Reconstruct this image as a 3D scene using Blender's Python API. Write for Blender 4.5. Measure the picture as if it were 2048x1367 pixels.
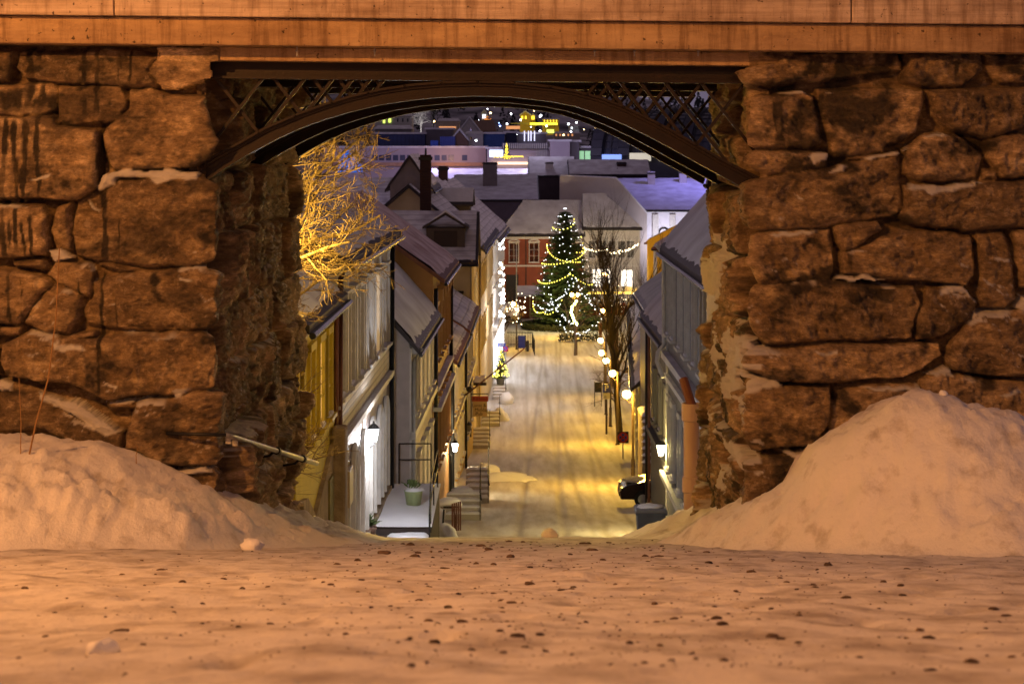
import bpy, math, random
import numpy as np
from mathutils import Vector
random.seed(7); R = random.Random(11)
S = bpy.context.scene; C = S.collection
for o in list(bpy.data.objects): bpy.data.objects.remove(o)
PI = math.pi

# ------------------------------------------------------------------ camera
F = 4200.0; HY = 290.0                       # focal length in photo pixels, eye level row
cam = bpy.data.cameras.new('camera'); co = bpy.data.objects.new('camera', cam); C.objects.link(co)
co.location = (0, 0, 0); co.rotation_euler = (PI/2, 0, 0)
cam.sensor_width = 36; cam.lens = 36*F/2048; cam.shift_y = -(683.5-HY)/2048
cam.clip_end = 6000; cam.clip_start = .1
cam.dof.use_dof = True; cam.dof.focus_distance = 27; cam.dof.aperture_fstop = 5.6
S.camera = co
def P(x, y, Y): return Vector(((x-1024)*Y/F, Y, (HY-y)*Y/F))

# ------------------------------------------------------------------ light
w = bpy.data.worlds.new('World'); S.world = w; w.use_nodes = True
wn = w.node_tree.nodes; wl = w.node_tree.links
bg = wn['Background']
tc = wn.new('ShaderNodeTexCoord'); sx = wn.new('ShaderNodeSeparateXYZ'); wl.new(tc.outputs['Generated'], sx.inputs[0])
rp = wn.new('ShaderNodeValToRGB'); wl.new(sx.outputs['Z'], rp.inputs[0])
rp.color_ramp.elements[0].position = 0.0; rp.color_ramp.elements[0].color = (.13, .105, .16, 1)
rp.color_ramp.elements[1].position = .35; rp.color_ramp.elements[1].color = (.108, .078, .095, 1)
wl.new(rp.outputs[0], bg.inputs[0]); bg.inputs[1].default_value = 1.0
S.view_settings.view_transform = 'Standard'; S.view_settings.look = 'None'
S.view_settings.exposure = 0; S.view_settings.gamma = 1
def light(name, loc, power, col, rad=.15, spot=None, aim=None):
    l = bpy.data.lights.new(name, 'SPOT' if spot else 'POINT'); l.energy = power; l.color = col; l.shadow_soft_size = rad
    o = bpy.data.objects.new(name, l); C.objects.link(o); o.location = loc
    if spot:
        l.spot_size = math.radians(spot); l.spot_blend = .6
        o.rotation_euler = (Vector(aim)-Vector(loc)).to_track_quat('-Z', 'Y').to_euler()
    return o
SOD = (1, .39, .085)          # near sodium lamps on the camera's side of the bridge
GOLD = (1, .55, .05)         # street lamps down the hill
light('sodium_street_light', (-9.5, 11.5, 5.6), 8700, SOD, .12)
light('sodium_street_light', (6.5, -1, 7.0), 2300, SOD, .15)

# ------------------------------------------------------------------ noise (numpy)
def _h(ix, iy, seed):
    n = (ix.astype(np.int64)*374761393 + iy.astype(np.int64)*668265263 + seed*1442695041) & 0x7fffffff
    n = ((n ^ (n >> 13))*1274126177) & 0x7fffffff
    return ((n ^ (n >> 16)) & 0xffff)/65535.0
def vn(x, y, seed=0):
    x = np.asarray(x, float); y = np.asarray(y, float)
    ix = np.floor(x); iy = np.floor(y); fx = x-ix; fy = y-iy
    fx = fx*fx*(3-2*fx); fy = fy*fy*(3-2*fy)
    a = _h(ix, iy, seed); b = _h(ix+1, iy, seed); c = _h(ix, iy+1, seed); d = _h(ix+1, iy+1, seed)
    return (a+(b-a)*fx) + ((c+(d-c)*fx)-(a+(b-a)*fx))*fy
def fbm(x, y, o=4, seed=0, g=.5):
    s = 0; a = 1; t = 0
    for k in range(o):
        s = s + a*(vn(x*2**k, y*2**k, seed+k)-.5); t += a; a *= g
    return s/t*2
def sm(a, b, x):
    t = np.clip((x-a)/(b-a), 0, 1); return t*t*(3-2*t)

# ------------------------------------------------------------------ materials
def nodes(name):
    m = bpy.data.materials.new(name); m.use_nodes = True
    return m, m.node_tree.nodes, m.node_tree.links, m.node_tree.nodes['Principled BSDF']
def ramp(n, els):
    r = n.new('ShaderNodeValToRGB'); e = r.color_ramp.elements
    while len(e) < len(els): e.new(.5)
    for q, (p, c) in zip(e, els): q.position = p; q.color = (*c, 1)
    return r
def mat(name, c1, c2=None, scale=2.0, rough=.8, bump=.0, bscale=12., metal=0, stretch=(1, 1, 1), wave=None, waved=.01, det=6):
    """two-colour noise, noise bump, optional board/tile grooves: wave = (axis, period)"""
    m, n, l, b = nodes(name); b.inputs['Specular IOR Level'].default_value = .3; c2 = c2 or tuple(v*.75 for v in c1)
    g = n.new('ShaderNodeNewGeometry'); mp = n.new('ShaderNodeMapping'); l.new(g.outputs['Position'], mp.inputs[0]); mp.inputs['Scale'].default_value = stretch
    t = n.new('ShaderNodeTexNoise'); t.inputs['Scale'].default_value = scale; t.inputs['Detail'].default_value = det; l.new(mp.outputs[0], t.inputs[0])
    r = ramp(n, [(.3, c2), (.7, c1)]); l.new(t.outputs[0], r.inputs[0]); colr = r.outputs[0]
    b.inputs['Roughness'].default_value = rough; b.inputs['Metallic'].default_value = metal
    prev = None
    if bump:
        t2 = n.new('ShaderNodeTexNoise'); t2.inputs['Scale'].default_value = bscale; t2.inputs['Detail'].default_value = 5; l.new(mp.outputs[0], t2.inputs[0])
        bp = n.new('ShaderNodeBump'); bp.inputs['Distance'].default_value = bump; bp.inputs['Strength'].default_value = .8
        l.new(t2.outputs[0], bp.inputs['Height']); prev = bp
    if wave:
        ax, per = wave
        s = n.new('ShaderNodeSeparateXYZ'); l.new(g.outputs['Position'], s.inputs[0])
        d = n.new('ShaderNodeMath'); d.operation = 'DIVIDE'; d.inputs[1].default_value = per; l.new(s.outputs[ax], d.inputs[0])
        f = n.new('ShaderNodeMath'); f.operation = 'FRACT'; l.new(d.outputs[0], f.inputs[0])
        rr = ramp(n, [(0, (0, 0, 0)), (.12, (1, 1, 1)), (.88, (.8, .8, .8)), (1, (0, 0, 0))]); l.new(f.outputs[0], rr.inputs[0])
        bw = n.new('ShaderNodeBump'); bw.inputs['Distance'].default_value = waved; l.new(rr.outputs[0], bw.inputs['Height'])
        if prev: l.new(prev.outputs[0], bw.inputs['Normal'])
        prev = bw
        mx = n.new('ShaderNodeMixRGB'); mx.blend_type = 'MULTIPLY'; mx.inputs[0].default_value = .45
        l.new(colr, mx.inputs[1]); l.new(rr.outputs[0], mx.inputs[2]); colr = mx.outputs[0]
    l.new(colr, b.inputs['Base Color'])
    if prev: l.new(prev.outputs[0], b.inputs['Normal'])
    return m
def emit(name, c, s):
    m, n, l, b = nodes(name); b.inputs['Base Color'].default_value = (*c, 1)
    b.inputs['Emission Color'].default_value = (*c, 1); b.inputs['Emission Strength'].default_value = s; return m
def glass(name, c=(.03, .03, .035), rough=.08):
    m, n, l, b = nodes(name); b.inputs['Base Color'].default_value = (*c, 1); b.inputs['Roughness'].default_value = rough
    return m

SNOW = mat('snow', (.80, .80, .83), (.70, .69, .72), .8, .75, .03, 14)
SNOWR = mat('roof_snow', (.76, .76, .80), (.50, .48, .51), .7, .8, .03, 5, det=12)
TSNOW = mat('snow_on_tile_courses', (.78, .76, .80), (.40, .37, .40), 1.1, .8, .03, 6, wave=('Z', .26), det=12)
SNOWP = mat('powder_snow', (.84, .84, .87), (.76, .76, .8), 1.5, .8, .03, 9)
IRON = mat('painted_iron', (.014, .006, .004), (.008, .004, .003), 5, .5, .004, 40)
def concrete(name, base, dark, lines):
    m, n, l, b = nodes(name); g = n.new('ShaderNodeNewGeometry')
    def nz(sc, st, det=8, ro=.6):
        mp = n.new('ShaderNodeMapping'); l.new(g.outputs['Position'], mp.inputs[0]); mp.inputs['Scale'].default_value = st
        t = n.new('ShaderNodeTexNoise'); t.inputs['Scale'].default_value = sc; t.inputs['Detail'].default_value = det; t.inputs['Roughness'].default_value = ro; l.new(mp.outputs[0], t.inputs[0]); return t.outputs[0]
    def mul(a, fac, rmp, src):
        r = ramp(n, rmp); l.new(src, r.inputs[0]); x = n.new('ShaderNodeMixRGB'); x.blend_type = 'MULTIPLY'; x.inputs[0].default_value = fac; l.new(a, x.inputs[1]); l.new(r.outputs[0], x.inputs[2]); return x.outputs[0]
    r = ramp(n, [(.3, dark), (.62, base)]); l.new(nz(1.1, (.6, 1, 2), 12, .7), r.inputs[0]); c = r.outputs[0]
    c = mul(c, .75, [(.36, (.45, .38, .32)), (.52, (1, 1, 1)), (.66, (1, 1, 1)), (.75, (1.25, 1.22, 1.2))], nz(3.2, (2.6, 1, .25), 8, .65))      # run-off streaks
    c = mul(c, .6 if lines else .15, [(.40, (.62, .58, .55)), (.55, (1, 1, 1))], nz(4, (.12, 1, 5), 4))        # form-board lines
    c = mul(c, .9, [(.27, (.12, .09, .07)), (.33, (1, 1, 1))], nz(17, (1, 1, 1), 3, .5))               # pock marks
    l.new(c, b.inputs['Base Color']); b.inputs['Roughness'].default_value = .85
    bp = n.new('ShaderNodeBump'); bp.inputs['Distance'].default_value = .03; l.new(nz(11, (1, 1, 1.5), 12, .7), bp.inputs['Height']); l.new(bp.outputs[0], b.inputs['Normal']); return m
CONC = concrete('cast_concrete', (.66, .52, .40), (.36, .25, .17), True)
CONC2 = concrete('weathered_concrete', (.52, .36, .20), (.24, .14, .07), False)
DARK = mat('dark_void', (.02, .015, .012), None, 3, .9)
BLACK = mat('black_metal', (.02, .02, .022), None, 8, .45, metal=.3)
STEEL = mat('galvanised_steel', (.45, .45, .44), (.3, .3, .3), 9, .4, metal=.7)
TILE = mat('dark_roof_tile', (.045, .035, .038), (.025, .02, .022), 3, .6, .01, 10)
TILER = mat('red_roof_tile', (.20, .085, .06), (.13, .05, .04), 3, .7, .01, 10)
TRIM = mat('white_trim', (.62, .60, .56), (.5, .48, .45), 5, .6)
GLASSD = glass('window_glass')
GLOWWARM = emit('lit_window_warm', (1, .68, .30), 1.0)
LITCOOL = emit('lit_window_cool', (.9, .95, 1), 2.2)
def boards(nm, c, v=True, per=.14):
    return mat(nm, c, tuple(x*.82 for x in c), 3, .65, .002, 20, wave=('Y' if v else 'Z', per), waved=.012)
def ground_mat(name, snow, dirt, lo, hi, tracks=False):
    m, n, l, b = nodes(name); g = n.new('ShaderNodeNewGeometry')
    mp = n.new('ShaderNodeMapping'); l.new(g.outputs['Position'], mp.inputs[0]); mp.inputs['Scale'].default_value = (1, .10, 1) if tracks else (1, .6, 1)
    t = n.new('ShaderNodeTexNoise'); t.inputs['Scale'].default_value = 1.3 if tracks else 3.2; t.inputs['Detail'].default_value = 9; t.inputs['Roughness'].default_value = .62; l.new(mp.outputs[0], t.inputs[0])
    h = t.outputs[0]
    if tracks:
        mp2 = n.new('ShaderNodeMapping'); l.new(g.outputs['Position'], mp2.inputs[0]); mp2.inputs['Scale'].default_value = (1, .03, 1)
        mp2.inputs['Rotation'].default_value = (0, 0, .012)
        t3 = n.new('ShaderNodeTexNoise'); t3.inputs['Scale'].default_value = 2.4; t3.inputs['Detail'].default_value = 5; l.new(mp2.outputs[0], t3.inputs[0])
        mx = n.new('ShaderNodeMath'); mx.operation = 'ADD'; l.new(h, mx.inputs[0]); l.new(t3.outputs[0], mx.inputs[1])
        m2 = n.new('ShaderNodeMath'); m2.operation = 'MULTIPLY'; m2.inputs[1].default_value = .5; l.new(mx.outputs[0], m2.inputs[0]); h = m2.outputs[0]
    r = ramp(n, [(lo, dirt), (hi, snow)]); l.new(h, r.inputs[0]); cc = r.outputs[0]
    if tracks:
        ta = n.new('ShaderNodeAttribute'); ta.attribute_name = 'track'; tm = n.new('ShaderNodeMath'); tm.operation = 'MULTIPLY'; tm.inputs[1].default_value = .62; l.new(ta.outputs['Fac'], tm.inputs[0])
        tx_ = n.new('ShaderNodeMixRGB'); l.new(tm.outputs[0], tx_.inputs[0]); l.new(cc, tx_.inputs[1]); tx_.inputs[2].default_value = (.26, .21, .16, 1); cc = tx_.outputs[0]
    l.new(cc, b.inputs['Base Color'])
    t2 = n.new('ShaderNodeTexNoise'); t2.inputs['Scale'].default_value = 9; t2.inputs['Detail'].default_value = 12; t2.inputs['Roughness'].default_value = .68; l.new(mp.outputs[0], t2.inputs[0])
    bp = n.new('ShaderNodeBump'); bp.inputs['Distance'].default_value = .04; bp.inputs['Strength'].default_value = .7; l.new(t2.outputs[0], bp.inputs['Height']); l.new(bp.outputs[0], b.inputs['Normal'])
    b.inputs['Roughness'].default_value = .7; return m
GROUND = ground_mat('trodden_snow', (.60, .57, .57), (.30, .26, .24), .34, .56)
BANK = ground_mat('ploughed_snow', (.72, .70, .71), (.44, .40, .38), .30, .47)
STREETM = ground_mat('rutted_street_snow', (.62, .59, .55), (.38, .33, .27), .38, .58, True)

# masonry: tint, snow and stain are painted from the traced stones
def masonry(name):
    m, n, l, b = nodes(name)
    def at(k):
        a = n.new('ShaderNodeAttribute'); a.attribute_name = k; return a.outputs['Fac']
    g = n.new('ShaderNodeNewGeometry')
    mp = n.new('ShaderNodeMapping'); l.new(g.outputs['Position'], mp.inputs[0]); mp.inputs['Scale'].default_value = (.7, .7, 1.6)
    t = n.new('ShaderNodeTexNoise'); t.inputs['Scale'].default_value = 3.6; t.inputs['Detail'].default_value = 13; t.inputs['Roughness'].default_value = .8; l.new(mp.outputs[0], t.inputs[0])
    r = ramp(n, [(.30, (.05, .032, .02)), (.42, (.19, .13, .07)), (.53, (.38, .27, .15)), (.60, (.63, .48, .29)), (.70, (.88, .75, .53))]); l.new(t.outputs[0], r.inputs[0])
    mu = n.new('ShaderNodeMixRGB'); mu.blend_type = 'MULTIPLY'; mu.inputs[0].default_value = 1
    l.new(r.outputs[0], mu.inputs[1])
    tr = ramp(n, [(0, (.55, .52, .50)), (.5, (1.05, 1.0, .95)), (1, (1.45, 1.42, 1.45))]); l.new(at('tint'), tr.inputs[0]); l.new(tr.outputs[0], mu.inputs[2])
    t3 = n.new('ShaderNodeTexNoise'); t3.inputs['Scale'].default_value = 9; t3.inputs['Detail'].default_value = 8; t3.inputs['Roughness'].default_value = .75; l.new(g.outputs['Position'], t3.inputs[0])
    pr = ramp(n, [(.54, (0, 0, 0)), (.62, (1, 1, 1))]); l.new(t3.outputs[0], pr.inputs[0])
    lic = n.new('ShaderNodeMixRGB'); l.new(mu.outputs[0], lic.inputs[1]); lic.inputs[2].default_value = (.70, .54, .38, 1)
    pf = n.new('ShaderNodeMath'); pf.operation = 'MULTIPLY'; pf.inputs[1].default_value = .42; l.new(pr.outputs[0], pf.inputs[0]); l.new(pf.outputs[0], lic.inputs[0])
    st = n.new('ShaderNodeMixRGB'); st.inputs[2].default_value = (.012, .008, .005, 1); l.new(at('stain'), st.inputs[0]); l.new(lic.outputs[0], st.inputs[1])
    sn = n.new('ShaderNodeMixRGB'); sn.inputs[2].default_value = (.78, .76, .76, 1); l.new(at('snow'), sn.inputs[0]); l.new(st.outputs[0], sn.inputs[1])
    l.new(sn.outputs[0], b.inputs['Base Color']); rgh = ramp(n, [(.35, (.38, .38, .38)), (.6, (.85, .85, .85))]); l.new(t3.outputs[0], rgh.inputs[0]); l.new(rgh.outputs[0], b.inputs['Roughness'])
    t2 = n.new('ShaderNodeTexNoise'); t2.inputs['Scale'].default_value = 6; t2.inputs['Detail'].default_value = 13; t2.inputs['Roughness'].default_value = .74; l.new(mp.outputs[0], t2.inputs[0])
    bp = n.new('ShaderNodeBump'); bp.inputs['Distance'].default_value = .17; bp.inputs['Strength'].default_value = 1; l.new(t2.outputs[0], bp.inputs['Height'])
    l.new(bp.outputs[0], b.inputs['Normal']); return m
MASON = masonry('rough_quarried_stone')

# ------------------------------------------------------------------ object helpers
def tag(o, label=None, cat=None, group=None, kind=None):
    if label: o['label'] = label
    if cat: o['category'] = cat
    if group: o['group'] = group
    if kind: o['kind'] = kind
    return o
def empty(name, loc, label, cat, group=None, kind=None):
    o = bpy.data.objects.new(name, None); C.objects.link(o); o.location = loc; o.empty_display_size = .3
    return tag(o, label, cat, group, kind)
def wloc(o):
    v = Vector((0, 0, 0))
    while o: v = v+Vector(o.location); o = o.parent
    return v
class MB:
    def __init__(s): s.v = []; s.f = []
    def add(s, vs, fs):
        k = len(s.v); s.v += [tuple(v) for v in vs]; s.f += [tuple(i+k for i in f) for f in fs]; return s
    def hexa(s, p):   # 8 points: bottom 4 ccw, top 4
        return s.add(p, [(0, 3, 2, 1), (4, 5, 6, 7), (0, 1, 5, 4), (1, 2, 6, 5), (2, 3, 7, 6), (3, 0, 4, 7)])
    def box(s, x0, x1, y0, y1, z0, z1):
        return s.hexa([(x0, y0, z0), (x1, y0, z0), (x1, y1, z0), (x0, y1, z0), (x0, y0, z1), (x1, y0, z1), (x1, y1, z1), (x0, y1, z1)])
    def bar(s, p, q, w, h=None, up=(0, 0, 1)):
        h = h or w; p = Vector(p); q = Vector(q); d = (q-p).normalized(); u = Vector(up)
        if abs(d.dot(u)) > .98: u = Vector((0, 1, 0))
        a = d.cross(u).normalized()*w/2; b = a.cross(d).normalized()*h/2
        return s.hexa([p-a-b, p+a-b, q+a-b, q-a-b, p-a+b, p+a+b, q+a+b, q-a+b])
    def tube(s, pts, r, n=6, cap=True):
        pts = [Vector(p) for p in pts]; m = len(pts)
        rs = r if isinstance(r, (list, tuple)) else [r]*m
        vs = []; fs = []; ref = None
        for i, p in enumerate(pts):
            d = (pts[min(i+1, m-1)]-pts[max(i-1, 0)]).normalized()
            if ref is None or abs(d.dot(ref)) > .95: ref = Vector((0, 0, 1)) if abs(d.z) < .9 else Vector((1, 0, 0))
            a = d.cross(ref).normalized(); b = a.cross(d)
            for k in range(n):
                t = 2*PI*k/n; vs.append(p+(a*math.cos(t)+b*math.sin(t))*rs[i])
        for i in range(m-1):
            for k in range(n):
                k2 = (k+1) % n; fs.append((i*n+k, i*n+k2, i*n+n+k2, i*n+n+k))
        if cap: fs.append(tuple(range(n-1, -1, -1))); fs.append(tuple((m-1)*n+k for k in range(n)))
        return s.add(vs, fs)
    def lathe(s, c, prof, n=12):
        c = Vector(c); vs = []; fs = []
        for r, z in prof:
            for k in range(n):
                t = 2*PI*k/n; vs.append((c.x+r*math.cos(t), c.y+r*math.sin(t), c.z+z))
        m = len(prof)
        for i in range(m-1):
            for k in range(n):
                k2 = (k+1) % n; fs.append((i*n+k, i*n+k2, i*n+n+k2, i*n+n+k))
        fs.append(tuple(range(n-1, -1, -1))); fs.append(tuple((m-1)*n+k for k in range(n)))
        return s.add(vs, fs)
    def ball(s, c, r, n=8, m=5, sq=1):
        return s.lathe(c, [(r*math.sin(PI*(i+.02)/(m+.04)), -r*sq*math.cos(PI*(i+.02)/(m+.04))) for i in range(m+1)], n)
    def blob(s, c, r, seed=0, n=10, m=7, amp=.25):
        c = Vector(c); k0 = len(s.v); s.ball((0, 0, 0), 1, n, m)
        rx, ry, rz = r if isinstance(r, (tuple, list)) else (r, r, r)
        for i in range(k0, len(s.v)):
            v = Vector(s.v[i]); f = 1+amp*float(fbm(v.x*1.3+seed*3.1+v.z, v.y*1.3+seed*1.7-v.z, 3, seed))*1.5
            s.v[i] = (c.x+v.x*rx*f, c.y+v.y*ry*f, c.z+v.z*rz*f)
        return s
    def prism(s, poly, off):     # planar polygon (list of 3-D points) extruded by a vector
        n = len(poly); off = Vector(off); a = [Vector(p) for p in poly]
        return s.add(a+[p+off for p in a], [tuple(range(n-1, -1, -1)), tuple(range(n, 2*n))]+[(i, (i+1) % n, n+(i+1) % n, n+i) for i in range(n)])
    def build(s, name, m, parent=None, smooth=False, local=False, bevel=0, recalc=True):
        me = bpy.data.meshes.new(name); o = bpy.data.objects.new(name, me); C.objects.link(o)
        off = wloc(parent) if (parent and not local) else Vector((0, 0, 0))
        base = off
        vs = [(v[0]-off.x, v[1]-off.y, v[2]-off.z) for v in s.v]
        me.from_pydata(vs, [], s.f); me.materials.append(m)
        if recalc:
            import bmesh
            b = bmesh.new(); b.from_mesh(me); bmesh.ops.recalc_face_normals(b, faces=b.faces); b.to_mesh(me); b.free()
        if smooth: me.polygons.foreach_set('use_smooth', [True]*len(me.polygons))
        if parent: o.parent = parent
        if bevel:
            md = o.modifiers.new('bevel', 'BEVEL'); md.width = bevel; md.segments = 2; md.limit_method = 'ANGLE'
        return o
def rebase(o, loc):
    """move a parentless mesh's origin to loc without moving the mesh"""
    loc = Vector(loc); me = o.data
    co_ = np.empty(len(me.vertices)*3); me.vertices.foreach_get('co', co_); co_ = co_.reshape(-1, 3)-np.array(loc); me.vertices.foreach_set('co', co_.ravel()); o.location = loc
    return o
def gridmesh(name, X, Y, Z, m, parent=None, attrs=None, mask=None, smooth=True):
    """X,Y,Z 2-D arrays"""
    a, b = X.shape; v = np.stack([X, Y, Z], -1).reshape(-1, 3)
    i = np.arange(a*b).reshape(a, b)
    f = np.stack([i[:-1, :-1], i[:-1, 1:], i[1:, 1:], i[1:, :-1]], -1).reshape(-1, 4)
    if mask is not None:
        mk = (mask[:-1, :-1] | mask[:-1, 1:] | mask[1:, 1:] | mask[1:, :-1]).ravel(); f = f[mk]
        used = np.unique(f); rm = -np.ones(a*b, int); rm[used] = np.arange(len(used)); v = v[used]; f = rm[f]
        if attrs: attrs = {k: q.ravel()[used] for k, q in attrs.items()}
    me = bpy.data.meshes.new(name); me.vertices.add(len(v)); me.vertices.foreach_set('co', v.astype(np.float32).ravel())
    me.loops.add(len(f)*4); me.loops.foreach_set('vertex_index', f.ravel().astype(np.int32))
    me.polygons.add(len(f)); me.polygons.foreach_set('loop_start', np.arange(0, len(f)*4, 4, dtype=np.int32)); me.polygons.foreach_set('loop_total', np.full(len(f), 4, np.int32))
    me.update(calc_edges=True); me.validate()
    if smooth: me.polygons.foreach_set('use_smooth', [True]*len(me.polygons))
    for k, q in (attrs or {}).items():
        at = me.attributes.new(k, 'FLOAT', 'POINT'); at.data.foreach_set('value', np.asarray(q, np.float32).ravel())
    me.materials.append(m); o = bpy.data.objects.new(name, me); C.objects.link(o)
    if parent: o.parent = parent; o.location = -Vector(wloc(parent))
    return o
def dup(o, parent=None):
    c = o.copy(); C.objects.link(c); c.parent = parent
    for ch in list(o.children): dup(ch, c)
    return c
def copies(o, locs, labels=None, rots=None):
    out = []
    for i, p in enumerate(locs):
        c = dup(o); c.location = p
        if rots: c.rotation_euler = (0, 0, rots[i])
        if labels: c['label'] = labels[i]
        out.append(c)
    return out
def text(name, s, size, m, loc, rot, parent, depth=.004, align='CENTER'):
    cu = bpy.data.curves.new(name, 'FONT'); cu.body = s; cu.size = size; cu.align_x = align; cu.align_y = 'CENTER'; cu.extrude = depth
    t = bpy.data.objects.new(name, cu); C.objects.link(t); dg = bpy.context.evaluated_depsgraph_get(); dg.update()
    me = bpy.data.meshes.new_from_object(t.evaluated_get(dg)); bpy.data.objects.remove(t)
    me.materials.clear(); me.materials.append(m); o = bpy.data.objects.new(name, me); C.objects.link(o)
    o.parent = parent; o.location = Vector(loc)-(wloc(parent) if parent else Vector()); o.rotation_euler = rot
    return o

# ------------------------------------------------------------------ ground
_py = [-10, 0, 31, 36, 44, 54, 62, 77, 89, 114, 131, 150, 170, 200, 250, 320, 420]
_pz = [1.34, -.4, -5.79, -6.75, -8.35, -10.4, -11.6, -13.35, -14.4, -16.25, -16.8, -17.1, -17.25, -17.45, -17.6, -17.7, -17.8]
_ty = np.arange(-10, 420, .25); _tz = np.interp(_ty, _py, _pz)
_k = np.hanning(31); _k /= _k.sum(); _tz2 = np.convolve(np.pad(_tz, 15, mode='edge'), _k, 'valid')
_tz2 = np.where(_ty < 30, _tz, _tz2)
def prof(y): return np.interp(y, _ty, _tz2)
def gz(y): return float(prof(y))
def bankL(X, Y):
    H = np.interp(X, [-14, -9, -5.85, -4.48, -3.4, -2.7, -2.0, -1.3], [1.9, 1.6, 1.32, 1.10, .72, .38, .12, -.08])
    foot = np.interp(X, [-9, -5, -3.4, -2, -1], [19.6, 20.3, 21.2, 24, 28])
    a = sm(0, 1, (Y-foot)/3.0)*np.interp(Y, [24, 27.3, 31.5, 34], [1, .68, .4, .55])
    n = fbm(X*.9, Y*.8, 3, 5)*.14 + np.abs(fbm(X*1.7+fbm(X, Y, 2, 91), Y*2.9, 5, 9, .62))*.38*np.clip(1.2-a, .26, 1) + np.abs(fbm(X*5, Y*4, 3, 64))*.07
    # ploughed ridge along the foot
    rd = np.exp(-((Y-foot-1.15-.5*fbm(X*.8, X*0, 2, 8))/.6)**2)*(.10+.30*np.abs(fbm(X*3.3, Y*3, 5, 21, .65)))*sm(-2.4, -3.2, X)
    return H*a + (n+rd)*sm(0, .25, H*a) - .04
def bankR(X, Y):
    H = np.interp(X, [1.1, 1.5, 2.0, 2.4, 2.6, 3.0, 3.23, 3.54, 4.0, 4.33, 4.8, 5.36, 6, 9, 14], [-.1, .0, .17, .35, .5, .66, 1.0, 1.22, 1.52, 1.6, 1.46, 1.26, 1.2, 1.5, 1.9])
    foot = np.interp(X, [1, 2.4, 3.5, 4.5, 6, 9], [27, 21.3, 19.3, 18.0, 17.3, 16.5])
    top = np.interp(X, [1, 2.4, 3.5, 6, 9], [29, 23, 22, 21.6, 21.5])
    a = np.power(sm(0, 1, (Y-foot)/(top-foot)), 1.2)*np.interp(Y, [24, 27, 31, 34], [1, .8, .72, .9])
    n = fbm(X*.9, Y*.7, 3, 15)*.16 + np.abs(fbm(X*1.3+fbm(X, Y, 2, 90), Y*2.2, 5, 19, .6))*.26*np.clip(1.25-a, .40, 1) + np.abs(fbm(X*5, Y*4, 3, 63))*.07 - np.clip(fbm(X*4.5, Y*3.5, 3, 61)-.42, 0, 1)*.35
    return H*a + n*sm(0, .25, H*a) - .04
def fore(X, Y):
    z = prof(Y)+fbm(X*.5, Y*.3, 3, 31)*.05 + fbm(X*2.5, Y*1.3, 4, 33)*.022 + fbm(X*7, Y*3.5, 4, 35, .6)*.014 - np.clip(fbm(X*4.2, Y*2.2, 3, 37)-.38, 0, 1)*.10
    return z
ys = [-6.0]
while ys[-1] < 33: ys.append(ys[-1]+max(.018, .0052*abs(ys[-1])))
ys = np.array(ys)
xs = np.concatenate([np.linspace(-16, -7, 40)[:-1], np.linspace(-7, 7, 340), np.linspace(7, 16, 40)[1:]])
Xg, Yg = np.meshgrid(xs, ys, indexing='ij')
tag(gridmesh('road', Xg, Yg, fore(Xg, Yg), GROUND), kind='structure')
for nm, fn, side, lab in (('snow_bank', bankL, -1, 'ploughed snow bank with dirty ridges against the left stone pier'),
                          ('snow_bank', bankR, 1, 'tall smooth heap of snow against the right stone pier')):
    hb = fn(Xg, Yg); hb = np.where(Xg*side > .9, hb, -.1)
    mk = (hb > -.015) & (Yg > 15)
    o = gridmesh(nm, Xg, Yg, prof(Yg)+hb, BANK, mask=mk); tag(o, lab, 'snow bank')
    rebase(o, (side*5.2, 22.5, gz(22.5)))
# street beyond the crest
ys2 = np.concatenate([np.arange(32.5, 119.9, .35), np.arange(120, 200, .6), np.arange(200, 425, 1.5)])
xs2 = np.concatenate([np.linspace(-140, -14, 40)[:-1], np.linspace(-14, -4, 30)[:-1], np.linspace(-4, 10, 200)[:-1], np.linspace(10, 20, 30), np.linspace(20, 160, 40)[1:]])
X2, Y2 = np.meshgrid(xs2, ys2, indexing='ij')
Z2 = prof(Y2)-.02+fbm(X2*.8, Y2*.15, 4, 41)*.022+fbm(X2*2.5, Y2*.8, 3, 43)*.012; TR = np.zeros(X2.shape)
ax_ = 1.6+.016*(Y2-54)
for off, ph in ((-2.0, 0), (-.55, 0), (.55, 1.3), (2.0, 1.3), (-1.2, 3), (.25, 3), (1.3, 4.5), (2.75, 4.5)):                # wheel ruts, in pairs
    g_ = np.exp(-((X2-ax_-off-.45*np.sin(Y2*.022+ph))/.11)**2)*(Y2 < 192)*(.35+.9*vn(X2*0+off, Y2*.07, 5)); Z2 -= .035*g_; TR = np.maximum(TR, g_)
tag(gridmesh('street', X2, Y2, Z2, STREETM, attrs={'track': np.clip(TR, 0, 1)}), kind='structure')
# hills behind the town
yh = np.concatenate([np.arange(424, 1000, 12), np.arange(1000, 2600, 40)]); xh = np.linspace(-900, 1000, 150)
Xh, Yh = np.meshgrid(xh, yh, indexing='ij')
Zh = -17.9+sm(430, 1500, Yh)*(50+30*fbm(Xh*.004, Yh*.002, 3, 51))+fbm(Xh*.03, Yh*.02, 3, 53)*4*sm(450, 800, Yh)
HILLM = mat('wooded_snowy_hill', (.55, .53, .60), (.05, .05, .06), .045, .9, det=12)
tag(gridmesh('hills', Xh, Yh, Zh, HILLM), kind='structure')
def hz(x, y):
    return float(-17.9+sm(430, 1500, y)*(50+30*fbm(np.array(x*.004), np.array(y*.002), 3, 51))+fbm(np.array(x*.03), np.array(y*.02), 3, 53)*4*sm(450, 800, y))

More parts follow.
